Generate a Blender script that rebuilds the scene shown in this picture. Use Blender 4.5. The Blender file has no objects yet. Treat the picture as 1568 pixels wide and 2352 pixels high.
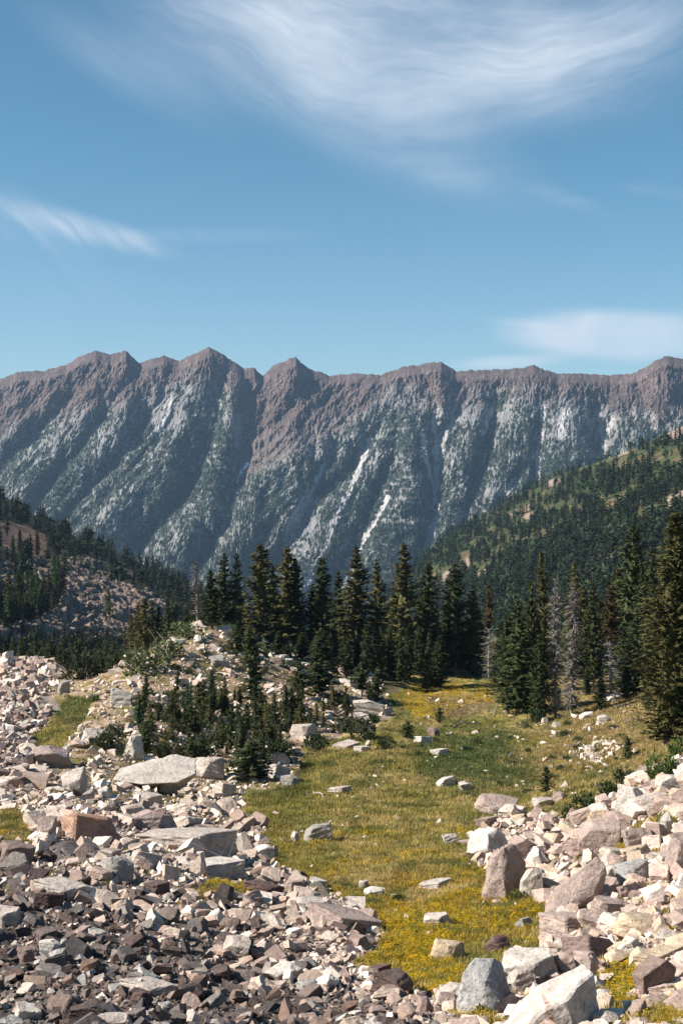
import bpy, bmesh, math, random
import numpy as np
from mathutils import Vector, Matrix, Euler

S = bpy.context.scene
C = bpy.context.collection
random.seed(11)
rng = np.random.default_rng(7)
R = math.radians

# ------------------------------------------------------------------ camera
F, U0, HOR = 2352 * 50 / 36, 784.0, 1080.6        # focal length, centre column, horizon row (photo drawn 1568 x 2352)
cam = bpy.data.objects.new('camera', bpy.data.cameras.new('camera'))
C.objects.link(cam)
cam.location = (0, 0, 0)
cam.rotation_euler = (R(90), 0, 0)
cam.data.sensor_fit = 'VERTICAL'
cam.data.sensor_height = 36
cam.data.lens = 50
cam.data.shift_y = -(1176 - HOR) / 2352
cam.data.clip_start = 0.1
cam.data.clip_end = 40000
S.camera = cam

# ------------------------------------------------------------------ exposure, sun, sky
S.view_settings.view_transform = 'Standard'
S.view_settings.look = 'None'
S.view_settings.exposure = 1.0
S.view_settings.gamma = 1
S.cycles.max_bounces = 6
S.cycles.diffuse_bounces = 3
S.cycles.volume_bounces = 0
S.cycles.use_denoising = True

sun_dir = Vector((-0.80, -0.13, 0.62)).normalized()
sun = bpy.data.objects.new('sun', bpy.data.lights.new('sun', 'SUN'))
C.objects.link(sun)
sun.data.energy = 5.0
sun.data.angle = R(0.5)
sun.data.color = (1.0, 0.935, 0.85)
sun.rotation_euler = sun_dir.to_track_quat('Z', 'Y').to_euler()

W = bpy.data.worlds.new("World")
S.world = W
W.use_nodes = True
nt = W.node_tree
nt.nodes.clear()


class G:
    """small helper to write node networks"""
    def __init__(s, t):
        s.t = t

    def n(s, typ, **kw):
        nd = s.t.nodes.new(typ)
        for k, v in kw.items():
            setattr(nd, k, v)
        return nd

    def put(s, sock, v):
        if isinstance(v, bpy.types.NodeSocket):
            s.t.links.new(v, sock)
        else:
            sock.default_value = v

    def m(s, op, a, b=0.0, c=0.0, clamp=False):
        nd = s.n('ShaderNodeMath', operation=op, use_clamp=clamp)
        s.put(nd.inputs[0], a)
        s.put(nd.inputs[1], b)
        s.put(nd.inputs[2], c)
        return nd.outputs[0]

    def noise(s, vec, scale, detail=4, rough=0.55, dist=0.0, dim='3D'):
        nd = s.n('ShaderNodeTexNoise', noise_dimensions=dim)
        if vec is not None:
            s.put(nd.inputs['Vector'], vec)
        nd.inputs['Scale'].default_value = scale
        nd.inputs['Detail'].default_value = detail
        nd.inputs['Roughness'].default_value = rough
        nd.inputs['Distortion'].default_value = dist
        return nd.outputs[0]

    def rng(s, v, a, b, lo, hi, smooth=False):
        nd = s.n('ShaderNodeMapRange', interpolation_type='SMOOTHSTEP' if smooth else 'LINEAR')
        s.put(nd.inputs[0], v)
        for i, q in enumerate((a, b, lo, hi)):
            s.put(nd.inputs[1 + i], q)
        return nd.outputs[0]

    def mix(s, f, a, b, mode='MIX'):
        nd = s.n('ShaderNodeMix', data_type='RGBA', blend_type=mode)
        s.put(nd.inputs[0], f)
        s.put(nd.inputs[6], a)
        s.put(nd.inputs[7], b)
        return nd.outputs[2]

    def xyz(s, a, b, c):
        nd = s.n('ShaderNodeCombineXYZ')
        for i, q in enumerate((a, b, c)):
            s.put(nd.inputs[i], q)
        return nd.outputs[0]


g = G(nt)
sky = g.n('ShaderNodeTexSky', sky_type='NISHITA')
sky.sun_disc = False
sky.sun_elevation = math.asin(sun_dir.z)
sky.sun_rotation = math.atan2(sun_dir.x, sun_dir.y)
sky.altitude = 1500
sky.air_density = 1.0
sky.dust_density = 1.1
sky.ozone_density = 1.6
tc = g.n('ShaderNodeTexCoord')
sp = g.n('ShaderNodeSeparateXYZ')
nt.links.new(tc.outputs['Generated'], sp.inputs[0])
ys = g.m('MAXIMUM', sp.outputs[1], 0.05)
cu = g.m('DIVIDE', sp.outputs[0], ys)             # direction of view as tangents: east and up
cv = g.m('DIVIDE', sp.outputs[2], ys)
# cirrus: soft ellipses of the sky (centre, half axes, tilt) broken up by wind-drawn noise
dx = g.m('SUBTRACT', cu, (1050 - U0) / F)
fan = g.m('SUBTRACT', cv, g.m('MULTIPLY', g.m('MULTIPLY', dx, dx), 1.7))
warp = g.noise(g.xyz(cu, cv, 0.0), 7, 3, 0.5)
fanw = g.m('ADD', fan, g.m('MULTIPLY', g.m('SUBTRACT', warp, 0.5), 0.08))
st1 = g.noise(g.xyz(g.m('MULTIPLY', cu, 2.6), g.m('MULTIPLY', fanw, 12), 0.3), 1.5, 8, 0.6, 0.22)
st2 = g.noise(g.xyz(g.m('MULTIPLY', cu, 3.0), g.m('MULTIPLY', fanw, 6), 4.1), 2.2, 5, 0.55, 0.3)
st3 = g.noise(g.xyz(g.m('MULTIPLY', cu, 9.0), g.m('MULTIPLY', fanw, 70), 2.1), 1.5, 6, 0.6, 0.3)


def ell(cx, cy, a, b, deg, amp, core=0.15):
    u = g.m('SUBTRACT', cu, (cx - U0) / F)
    v = g.m('SUBTRACT', cv, (HOR - cy) / F)
    c, s = math.cos(R(-deg)), math.sin(R(-deg))
    p = g.m('DIVIDE', g.m('ADD', g.m('MULTIPLY', u, c), g.m('MULTIPLY', v, s)), a / F)
    q = g.m('DIVIDE', g.m('SUBTRACT', g.m('MULTIPLY', v, c), g.m('MULTIPLY', u, s)), b / F)
    d = g.m('SQRT', g.m('ADD', g.m('MULTIPLY', p, p), g.m('MULTIPLY', q, q)))
    return g.rng(d, 1.0, core, 0.0, amp, True)


def add(*xs):
    r = xs[0]
    for x in xs[1:]:
        r = g.m('ADD', r, x)
    return r


big = add(ell(960, 30, 860, 320, 6, 0.9, 0.0), ell(770, 235, 620, 170, 24, 0.60, 0.0), ell(1180, 190, 420, 150, -4, 0.40),
          ell(1440, 60, 380, 150, -14, 0.35), ell(560, 20, 420, 80, 6, 0.3), ell(300, 150, 360, 100, 30, 0.28, 0.0),
          ell(960, 370, 260, 60, 20, 0.18))
small = add(ell(190, 525, 270, 45, 15, 0.75), ell(40, 500, 240, 85, 18, 0.45), ell(480, 540, 330, 26, 0, 0.18),
            ell(1290, 455, 170, 30, 18, 0.22), ell(1520, 440, 120, 22, 6, 0.3), ell(100, 640, 300, 120, 8, 0.12))
lens = add(ell(1425, 770, 330, 72, 2, 1.5, 0.5), ell(1200, 742, 120, 16, 6, 0.45), ell(1170, 832, 180, 24, -3, 0.95),
           ell(1600, 760, 300, 70, 0, 0.5))
tex = add(g.rng(st1, 0.30, 0.70, -0.05, 0.9), g.rng(st2, 0.33, 0.68, 0.05, 0.75), g.rng(st3, 0.3, 0.7, -0.16, 0.2))
cl1 = g.m('MULTIPLY', big, g.m('MULTIPLY', tex, 0.78))
cl2 = g.m('MULTIPLY', small, g.m('MULTIPLY', g.rng(st1, 0.34, 0.68, 0.15, 1.25), g.rng(st3, 0.3, 0.65, 0.35, 1.15)))
cl3 = g.m('MULTIPLY', lens, g.m('MULTIPLY', g.rng(st2, 0.3, 0.68, 0.4, 0.95), g.rng(st1, 0.3, 0.66, 0.6, 1.05)))
cloud = g.m('MULTIPLY', add(cl1, cl2, cl3), 1.0, clamp=True)
cloud = g.m('MULTIPLY', cloud, g.rng(sp.outputs[1], 0.1, 0.4, 0.0, 0.88), clamp=True)
SKYK = 0.056
cloudcol = (0.355 / SKYK, 0.40 / SKYK, 0.455 / SKYK, 1)
tint = g.mix(g.rng(sp.outputs[2], 0.02, 0.26, 0, 1, True), (0.86, 1.04, 1.10, 1), (0.63, 1.0, 1.03, 1))
skyc = g.mix(1.0, sky.outputs[0], tint, 'MULTIPLY')
mixc = g.mix(cloud, skyc, cloudcol)
bg = g.n('ShaderNodeBackground')
g.put(bg.inputs[0], mixc)
bg.inputs[1].default_value = SKYK
wo = g.n('ShaderNodeOutputWorld')
nt.links.new(bg.outputs[0], wo.inputs[0])

# ------------------------------------------------------------------ helpers
def fade(t):
    return t * t * t * (t * (t * 6 - 15) + 10)


_perm = np.random.default_rng(3).permutation(4096)
_ang = np.random.default_rng(4).random(4096) * 2 * np.pi
_gx, _gy = np.cos(_ang), np.sin(_ang)


def perlin(x, y):
    x = np.asarray(x, float)
    y = np.asarray(y, float)
    xi = np.floor(x).astype(np.int64)
    yi = np.floor(y).astype(np.int64)
    xf, yf = x - xi, y - yi
    u, v = fade(xf), fade(yf)

    def gr(ix, iy, fx, fy):
        h = _perm[(_perm[ix & 4095] + iy) & 4095]
        return _gx[h] * fx + _gy[h] * fy
    a = gr(xi, yi, xf, yf)
    b = gr(xi + 1, yi, xf - 1, yf)
    c = gr(xi, yi + 1, xf, yf - 1)
    d = gr(xi + 1, yi + 1, xf - 1, yf - 1)
    return ((a + u * (b - a)) + v * ((c + u * (d - c)) - (a + u * (b - a)))) * 1.5


def fbm(x, y, o=5, rough=0.5):
    r, a, f, s = 0, 1.0, 1.0, 0
    for i in range(o):
        r = r + a * perlin(x * f + 17.3 * i, y * f - 9.1 * i)
        s += a
        a *= rough
        f *= 2.03
    return r / s


def ridged(x, y, o=5, rough=0.5):
    r, a, f, s = 0, 1.0, 1.0, 0
    for i in range(o):
        r = r + a * (1 - np.abs(perlin(x * f + 5.7 * i, y * f + 3.3 * i)) * 1.6)
        s += a
        a *= rough
        f *= 2.07
    return r / s


def sstep(x, a, b):
    t = np.clip((x - a) / (b - a), 0, 1)
    return t * t * (3 - 2 * t)


def inpoly(px, py, poly):
    px = np.asarray(px, float)
    py = np.asarray(py, float)
    ins = np.zeros(px.shape, bool)
    n = len(poly)
    for i in range(n):
        x1, y1 = poly[i]
        x2, y2 = poly[(i + 1) % n]
        if y1 == y2:
            continue
        c = ((y1 > py) != (y2 > py)) & (px < (x2 - x1) * (py - y1) / (y2 - y1) + x1)
        ins ^= c
    return ins


def linedist(px, py, line):
    """distance to a polyline, and the fraction along it"""
    best = np.full(px.shape, 1e9)
    L = [math.dist(line[i], line[i + 1]) for i in range(len(line) - 1)]
    tot, acc = sum(L), 0
    frac = np.zeros(px.shape)
    for i in range(len(line) - 1):
        (x1, y1), (x2, y2) = line[i], line[i + 1]
        dx, dy = x2 - x1, y2 - y1
        t = np.clip(((px - x1) * dx + (py - y1) * dy) / (dx * dx + dy * dy), 0, 1)
        d = np.hypot(px - x1 - t * dx, py - y1 - t * dy)
        k = d < best
        best = np.where(k, d, best)
        frac = np.where(k, (acc + t * L[i]) / tot, frac)
        acc += L[i]
    return best, frac


def np_mesh(name, V, Fc, col=None, mat=None, smooth=False):
    V = np.ascontiguousarray(V, np.float32)
    Fc = np.ascontiguousarray(Fc, np.int32)
    k = Fc.shape[1]
    me = bpy.data.meshes.new(name)
    me.vertices.add(len(V))
    me.vertices.foreach_set('co', V.ravel())
    me.loops.add(Fc.size)
    me.loops.foreach_set('vertex_index', Fc.ravel())
    me.polygons.add(len(Fc))
    me.polygons.foreach_set('loop_start', np.arange(0, Fc.size, k, dtype=np.int32))
    me.polygons.foreach_set('loop_total', np.full(len(Fc), k, np.int32))
    me.polygons.foreach_set('use_smooth', np.full(len(Fc), smooth, bool))
    if col is not None:
        c = np.ones((len(V), 4), np.float32)
        c[:, :3] = col
        a = me.attributes.new('tint', 'FLOAT_COLOR', 'POINT')
        a.data.foreach_set('color', c.ravel())
    me.update(calc_edges=True)
    if mat:
        me.materials.append(mat)
    return me


def link(name, me, parent=None):
    o = bpy.data.objects.new(name, me)
    C.objects.link(o)
    if parent:
        o.parent = parent
    return o


def tag(o, label=None, cat=None, group=None, kind=None):
    if label:
        o['label'] = label
    if cat:
        o['category'] = cat
    if group:
        o['group'] = group
    if kind:
        o['kind'] = kind
    return o


def grid_faces(nr, nc):
    i = np.arange(nr * nc).reshape(nr, nc)
    return np.stack([i[:-1, :-1], i[1:, :-1], i[1:, 1:], i[:-1, 1:]], -1).reshape(-1, 4)


# ------------------------------------------------------------------ materials
def material(name, source='vertex', rough=0.9, var=((3.0, 0.35),), bump=None, spec=0.2, hue=None, rand=0.0, transl=0.0, base=None):
    """base colour from the mesh or object, broken up by world-space noise; optional real bump"""
    m = bpy.data.materials.new(name)
    m.use_nodes = True
    t = m.node_tree
    t.nodes.clear()
    q = G(t)
    out = q.n('ShaderNodeOutputMaterial')
    b = q.n('ShaderNodeBsdfPrincipled')
    b.inputs['Roughness'].default_value = rough
    b.inputs['Specular IOR Level'].default_value = spec
    pos = q.n('ShaderNodeNewGeometry').outputs['Position']
    if source == 'vertex':
        at_ = q.n('ShaderNodeAttribute', attribute_name='tint')
        c = at_.outputs['Color']
    elif source == 'object':
        c = q.n('ShaderNodeObjectInfo').outputs['Color']
    else:
        c = q.n('ShaderNodeRGB').outputs[0]
        c.default_value = (*base, 1)
    for sc, am in var:
        f = q.rng(q.noise(pos, sc, 5, 0.62), 0.28, 0.72, 1 - am, 1 + am)
        c = q.mix(1.0, c, f, 'MULTIPLY')
    for sc, col, lo, hi, am in (hue or ()):
        f = q.rng(q.noise(pos, sc, 5, 0.6), lo, hi, 0, am)
        c = q.mix(f, c, (*col, 1))
    if rand:
        oi = q.n('ShaderNodeObjectInfo').outputs['Random']
        c = q.mix(1.0, c, q.rng(oi, 0, 1, 1 - rand, 1 + rand), 'MULTIPLY')
    q.put(b.inputs['Base Color'], c)
    if bump:
        sc, st, di = bump
        bn = q.n('ShaderNodeBump')
        bn.inputs['Strength'].default_value = st
        bn.inputs['Distance'].default_value = di
        q.put(bn.inputs['Height'], q.noise(pos, sc, 6, 0.65))
        q.put(b.inputs['Normal'], bn.outputs[0])
    sh = b.outputs[0]
    if transl:
        tr = q.n('ShaderNodeBsdfTranslucent')
        q.put(tr.inputs[0], c)
        mx = q.n('ShaderNodeMixShader')
        mx.inputs[0].default_value = transl
        t.links.new(sh, mx.inputs[1])
        t.links.new(tr.outputs[0], mx.inputs[2])
        sh = mx.outputs[0]
    t.links.new(sh, out.inputs[0])
    return m


M_ground = material('soil', 'vertex', 0.95, ((0.6, 0.25), (4.0, 0.35), (14.0, 0.3)), bump=(9.0, 0.7, 0.12), spec=0.1)
M_rockv = material('scree_stone', 'vertex', 0.88, ((2.2, 0.22), (9.0, 0.26)), bump=(10.0, 0.7, 0.06), spec=0.2, hue=((2.7, (0.17, 0.125, 0.108), 0.55, 0.72, 0.5), (7.0, (0.09, 0.082, 0.076), 0.6, 0.7, 0.45)))
M_rock = material('boulder_stone', 'object', 0.86, ((0.9, 0.16), (3.5, 0.24), (13.0, 0.25)), bump=(7.0, 0.75, 0.10), spec=0.2,
                  hue=((1.3, (0.20, 0.145, 0.125), 0.52, 0.72, 0.6), (4.5, (0.10, 0.092, 0.085), 0.60, 0.70, 0.55), (2.1, (0.33, 0.215, 0.13), 0.62, 0.75, 0.4)))
M_grass = material('grass_blade', 'vertex', 0.8, ((1.2, 0.2),), spec=0.1, transl=0.25)
M_crown = material('conifer_needles', 'object', 0.75, ((0.45, 0.3), (2.5, 0.45)), spec=0.15, rand=0.18, transl=0.12)
M_leaf = material('shrub_leaves', 'object', 0.7, ((1.2, 0.3), (5.0, 0.35)), spec=0.2, rand=0.15, transl=0.2)
M_bark = material('bark', 'plain', 0.9, ((3.0, 0.3), (12.0, 0.3)), base=(0.17, 0.135, 0.105))
M_dead = material('dead_grey_wood', 'plain', 0.85, ((2.0, 0.25), (9.0, 0.25)), base=(0.17, 0.152, 0.14))
M_pale = material('bleached_wood', 'plain', 0.8, ((3.0, 0.2), (12.0, 0.25)), base=(0.30, 0.265, 0.23))
M_forest = material('distant_needles', 'vertex', 0.85, ((0.15, 0.3),), spec=0.1)
M_mount = material('mountain_rock', 'vertex', 0.95, ((0.02, 0.12), (0.08, 0.2)), spec=0.1)
M_hill = material('hillside_soil', 'vertex', 0.95, ((0.06, 0.2), (0.3, 0.3)), bump=(0.5, 0.8, 1.2), spec=0.1)

# ------------------------------------------------------------------ near ground (camera at the origin, looking along +Y)
# (photo column, photo row, distance) at which the slope was read off
CP = [(784, 2352, 24), (784, 2200, 34), (800, 2050, 50), (840, 1900, 75), (860, 1800, 98), (950, 1700, 128), (980, 1620, 165),
      (1000, 1560, 205), (1000, 1500, 240), (1000, 1490, 290), (1000, 1560, 420),
      (0, 2352, 22), (100, 2200, 30), (150, 2050, 40), (200, 1900, 60), (200, 1810, 80), (220, 1700, 105), (250, 1600, 135),
      (330, 1525, 155), (470, 1443, 175), (420, 1470, 165), (540, 1450, 182), (600, 1500, 182), (700, 1545, 180), (780, 1580, 172),
      (860, 1650, 148), (350, 1785, 95), (400, 1660, 123), (600, 1700, 123), (500, 1560, 150), (640, 1600, 148), (740, 1650, 140),
      (480, 1470, 205), (600, 1480, 215), (300, 1530, 190), (470, 1520, 250), (700, 1505, 225), (470, 1560, 420),
      (130, 1625, 138), (90, 1700, 112), (60, 1515, 192), (0, 1512, 192), (130, 1520, 190), (60, 1560, 165), (0, 1600, 145), (0, 1700, 112),
      (0, 1850, 72), (60, 1560, 240), (0, 1620, 420), (200, 1560, 190), (160, 1580, 160),
      (-500, 1512, 200), (-500, 1700, 105), (-500, 2000, 45), (-500, 2352, 22), (-500, 1600, 420),
      (1100, 1955, 62), (1300, 2290, 26), (1568, 2352, 21), (1568, 2110, 33), (1400, 2110, 36), (1200, 2060, 46), (1568, 1900, 49),
      (1400, 1905, 59), (1568, 1765, 66), (1460, 1785, 74), (1310, 1865, 71), (1250, 1805, 98), (1400, 1705, 120), (1460, 1600, 155),
      (1300, 1640, 152), (1500, 1560, 180), (1568, 1730, 85), (1568, 1640, 125), (1568, 1540, 195), (1100, 1700, 130), (1100, 1620, 170),
      (1100, 1545, 215), (1300, 1520, 240), (1500, 1510, 250), (1300, 1560, 420), (1568, 1560, 420),
      (2070, 1500, 195), (2070, 1700, 70), (2070, 1900, 42), (2070, 2352, 18), (2070, 1560, 420),
      (600, 2050, 46), (500, 1950, 62), (450, 1870, 78), (600, 2250, 30), (400, 2200, 31),
      (-500, 2750, 9), (784, 2750, 9), (2070, 2750, 9), (-500, 3500, 3.6), (784, 3500, 3.6), (2070, 3500, 3.6)]
CP = np.array(CP, float)
CX = np.stack([CP[:, 0] / 420.0, np.log(CP[:, 2]) * 2.4], 1)
CY = (HOR - CP[:, 1]) / F


def tps_k(d2):
    return np.where(d2 > 1e-12, 0.5 * d2 * np.log(np.maximum(d2, 1e-12)), 0)


n = len(CP)
K = tps_k(((CX[:, None] - CX[None]) ** 2).sum(-1)) + np.eye(n) * 0.01
P = np.hstack([np.ones((n, 1)), CX])
A = np.vstack([np.hstack([K, P]), np.hstack([P.T, np.zeros((3, 3))])])
SOL = np.linalg.solve(A, np.concatenate([CY, np.zeros(3)]))


def slope_at(U, d):
    X = np.stack([U / 420.0, np.log(d) * 2.4], -1)
    sh = X.shape[:-1]
    X = X.reshape(-1, 2)
    r = np.zeros(len(X))
    for i in range(0, len(X), 40000):
        x = X[i:i + 40000]
        r[i:i + 40000] = tps_k(((x[:, None] - CX[None]) ** 2).sum(-1)) @ SOL[:n] + SOL[n] + x @ SOL[n + 1:]
    return r.reshape(sh)


TU = np.linspace(-700, 2270, 430)
TD = np.exp(np.linspace(math.log(3.0), math.log(420), 480))
GU, GD = np.meshgrid(TU, TD)
GX = (GU - U0) / F * GD
GZ = slope_at(GU, GD) * GD

MEADOW = [(1010, 2290), (1070, 2262), (1140, 2245), (1180, 2195), (1255, 2175), (1265, 2090), (1255, 2035), (1130, 2020), (1095, 1985),
          (1080, 1930), (1120, 1890), (1190, 1875), (1300, 1870), (1400, 1820), (1470, 1760), (1640, 1735), (2150, 1690), (2150, 1530), (1640, 1535), (1300, 1545),
          (1130, 1545), (950, 1555), (890, 1600), (900, 1650), (860, 1690), (700, 1705), (690, 1790), (560, 1835),
          (560, 1890), (610, 1910), (625, 1980), (690, 2010), (770, 2050), (830, 2085), (880, 2140), (880, 2180), (820, 2210), (930, 2260)]
GOLD = [(910, 1600), (935, 1575), (1000, 1568), (1130, 1575), (1130, 1610), (1050, 1625), (1000, 1650), (940, 1650)]
BARE = [(985, 1600), (1060, 1597), (1130, 1603), (1120, 1640), (1030, 1650), (985, 1640)]
DARKG = [(940, 1690), (1050, 1655), (1160, 1670), (1190, 1730), (1250, 1790), (1130, 1815), (1020, 1800), (950, 1750)]
GULLY = [(165, 1600), (215, 1610), (190, 1660), (150, 1690), (140, 1740), (85, 1740), (80, 1690), (125, 1640)]
LEFTG = [(0, 1850), (60, 1870), (75, 1935), (0, 1960)]
TUFT1 = [(435, 2045), (480, 2022), (560, 2030), (600, 2052), (540, 2068), (450, 2062)]
RG1 = [(1360, 2262), (1400, 2232), (1460, 2205), (1475, 2262), (1440, 2300), (1490, 2330), (1568, 2290), (1568, 2352), (1415, 2352), (1380, 2310)]
RG2 = [(1400, 1958), (1470, 1890), (1530, 1868), (1568, 1880), (1568, 1915), (1500, 1900), (1490, 1940), (1440, 1965)]
RG3 = [(1050, 2352), (1030, 2300), (1090, 2330), (1160, 2352)]
FLOWER = [(840, 2100), (900, 2060), (1000, 2070), (1100, 2040), (1150, 2020), (1250, 2090), (1240, 2160), (1130, 2150), (1090, 2120), (1010, 2160), (1070, 2250),
          (1010, 2290), (930, 2260), (830, 2210), (900, 2160)]
MOUND = [(150, 1640), (110, 1580), (150, 1535), (230, 1525), (330, 1490), (420, 1440), (540, 1440), (640, 1480), (800, 1530), (900, 1600), (880, 1660), (690, 1710),
         (690, 1800), (560, 1840), (520, 1900), (400, 1850), (250, 1850), (100, 1900), (0, 1900), (0, 1760), (90, 1745), (150, 1740)]
FARLEFT = [(0, 1510), (120, 1512), (145, 1560), (90, 1610), (120, 1640), (80, 1700), (80, 1770), (0, 1790)]


def jit(U, V):
    """wander region outlines so that they are not straight"""
    a = 22 * fbm(U / 70.0, V / 45.0, 4)
    b = 14 * fbm(U / 70.0 + 91, V / 45.0 + 13, 4)
    return U + a, V + b


GR = HOR - GZ / GD * F
JU, JV = jit(GU, GR)
m_meadow = inpoly(JU, JV, MEADOW)
m_mound = inpoly(JU, JV, MOUND) & ~m_meadow
grassy = m_meadow | inpoly(JU, JV, GULLY) | inpoly(JU, JV, LEFTG) | inpoly(JU, JV, TUFT1) | inpoly(JU, JV, RG1) | inpoly(JU, JV, RG2) | inpoly(JU, JV, RG3)
rockf = np.where(grassy, 0.55, 1.0)
GZ = GZ + rockf * (0.5 * fbm(GX / 5.0, GD / 5.0, 4) + 0.0) * np.clip(GD / 40, 0.4, 1.2)
GZ = GZ + np.where(grassy, 0.6, 0.0) * fbm(GX / 9.0 + 3, GD / 14.0, 3) * np.clip(GD / 70, 0.4, 1.6)
GZ = GZ + 0.10 * fbm(GX / 1.1, GD / 1.1, 3)
GR = HOR - GZ / GD * F


def soft(U, V, poly, s=20):
    """polygon mask with a ragged, blurred rim"""
    r = np.zeros(np.shape(U))
    q = np.random.default_rng(5)
    for i in range(9):
        a, b = q.normal() * s, q.normal() * s * 0.6
        r = r + inpoly(U + a + s * 1.2 * fbm(U / 45. + i, V / 22., 3), V + b + s * 0.8 * fbm(U / 45. + 30, V / 22. + i, 3), poly)
    return r / 9


def meadow_col(U, V, x, y):
    """albedo of the grass at a spot: straw, olive, gold, green"""
    n1 = fbm(x / 6.0, y / 9.0, 4)
    n2 = fbm(x / 2.0 + 40, y / 3.0, 4)
    straw = np.array((0.40, 0.30, 0.125))
    olive = np.array((0.250, 0.215, 0.058))
    gold = np.array((0.36, 0.235, 0.03))
    green = np.array((0.075, 0.098, 0.032))
    tan = np.array((0.21, 0.155, 0.085))
    t = sstep(n1, -0.35, 0.35)[..., None]
    c = olive * (1 - t) + straw * t
    gk = sstep(n2, -0.12, 0.3)[..., None] * 0.8
    c = c * (1 - gk) + np.array((0.125, 0.125, 0.036)) * gk
    ju, jv = jit(U, V)
    k = (sstep(ju, 1150, 1330) * sstep(jv, 1850, 1720) * 0.85)[..., None]
    c = c * (1 - k) + np.array((0.27, 0.195, 0.085)) * k
    yk = (sstep(jv, 1930, 2080) * 0.5 + 0.15 * sstep(jv, 1780, 1900)) * sstep(fbm(x / 2.5 + 7, y / 3.5, 3), -0.2, 0.25)
    yk = np.maximum(yk, soft(ju, jv, GOLD, 9) * 0.85 * sstep(n2, -0.45, 0.1))
    yk = np.maximum(yk, soft(ju, jv, FLOWER, 14) * 0.75 * sstep(fbm(x / 1.2, y / 1.6, 3) + 0.8 * fbm(x / 4.5, y / 6., 3), -0.2, 0.25))
    c = c * (1 - yk[..., None]) + gold * yk[..., None]
    d = soft(ju, jv, DARKG, 26) * 0.9 * sstep(n2 + 0.3, -0.25, 0.15)
    gre = np.maximum(d, 0.5 * sstep(fbm(x / 5 + 3, y / 8 - 8, 3), 0.16, 0.4) * (jv < 1980))
    gre = np.maximum(gre, 0.55 * ((ju < 940) & (jv < 1650)))
    gre = np.maximum(gre, 0.7 * (inpoly(ju, jv, GULLY) & (jv < 1640)))
    c = c * (1 - gre[..., None]) + green * gre[..., None]
    sp_ = 0.7 * sstep(fbm(x / 1.6 + 77, y / 2.4, 4), 0.12, 0.34) * (0.35 + 0.65 * sstep(fbm(x / 9., y / 12. + 5, 3), -0.1, 0.2))
    c = c * (1 - sp_[..., None]) + np.array((0.085, 0.105, 0.032)) * sp_[..., None]
    b = soft(ju, jv, BARE, 6) * 0.85
    c = c * (1 - b[..., None]) + tan * b[..., None]
    return c * 0.98


colg = meadow_col(GU, GR, GX, GD)
soil = np.array((0.23, 0.18, 0.15)) * (1 + 0.25 * fbm(GX / 1.5, GD / 1.5, 3))[..., None]
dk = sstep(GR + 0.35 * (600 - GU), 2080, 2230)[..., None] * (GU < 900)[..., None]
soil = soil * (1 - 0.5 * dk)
msoil = np.array((0.29, 0.205, 0.13)) * (1 + 0.25 * fbm(GX / 2.0 + 9, GD / 2.0, 3))[..., None]
mg = sstep(fbm(GX / 4.0 + 21, GD / 5.0, 4), 0.0, 0.28)[..., None]
msoil = msoil * (1 - mg) + np.array((0.15, 0.125, 0.04)) * mg
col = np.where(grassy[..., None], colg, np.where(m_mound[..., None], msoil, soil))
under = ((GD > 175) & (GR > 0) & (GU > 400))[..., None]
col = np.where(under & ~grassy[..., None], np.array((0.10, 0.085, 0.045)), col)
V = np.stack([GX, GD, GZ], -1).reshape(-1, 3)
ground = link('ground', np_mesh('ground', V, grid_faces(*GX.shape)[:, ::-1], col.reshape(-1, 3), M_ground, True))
tag(ground, kind='structure')

lnd0, lnd1 = math.log(3.0), math.log(420)


def ground_z(U, d):
    fu = np.clip((np.asarray(U, float) - TU[0]) / (TU[1] - TU[0]), 0, len(TU) - 1.001)
    fd = np.clip((np.log(d) - lnd0) / (lnd1 - lnd0) * (len(TD) - 1), 0, len(TD) - 1.001)
    i, j = fu.astype(int), fd.astype(int)
    a, b = fu - i, fd - j
    return (GZ[j, i] * (1 - a) * (1 - b) + GZ[j, i + 1] * a * (1 - b) + GZ[j + 1, i] * (1 - a) * b + GZ[j + 1, i + 1] * a * b)


def hit(U, V, dmax=262):
    """distance at which the sight line (column, row) meets the near ground; nan if it misses"""
    U = np.atleast_1d(np.asarray(U, float))
    V = np.atleast_1d(np.asarray(V, float))
    fu = np.clip((U - TU[0]) / (TU[1] - TU[0]), 0, len(TU) - 1.001)
    i = fu.astype(int)
    a = fu - i
    out = np.full(U.shape, np.nan)
    js = np.where((TD > 14) & (TD < dmax))[0]
    prev = None
    for j in js:
        r = GR[j, i] * (1 - a) + GR[j, i + 1] * a
        if prev is not None:
            k = np.isnan(out) & (r <= V)
            w = np.clip((prev - V) / np.maximum(prev - r, 1e-6), 0, 1)
            out = np.where(k, TD[j - 1] + (TD[j] - TD[j - 1]) * w, out)
        prev = r
    return out


def spot(U, V, dflt=200.0):
    d = hit(U, V)[0]
    if not np.isfinite(d):
        d = dflt
    return (U - U0) / F * d, d, float(ground_z(np.array([U]), np.array([d]))[0])

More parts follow.
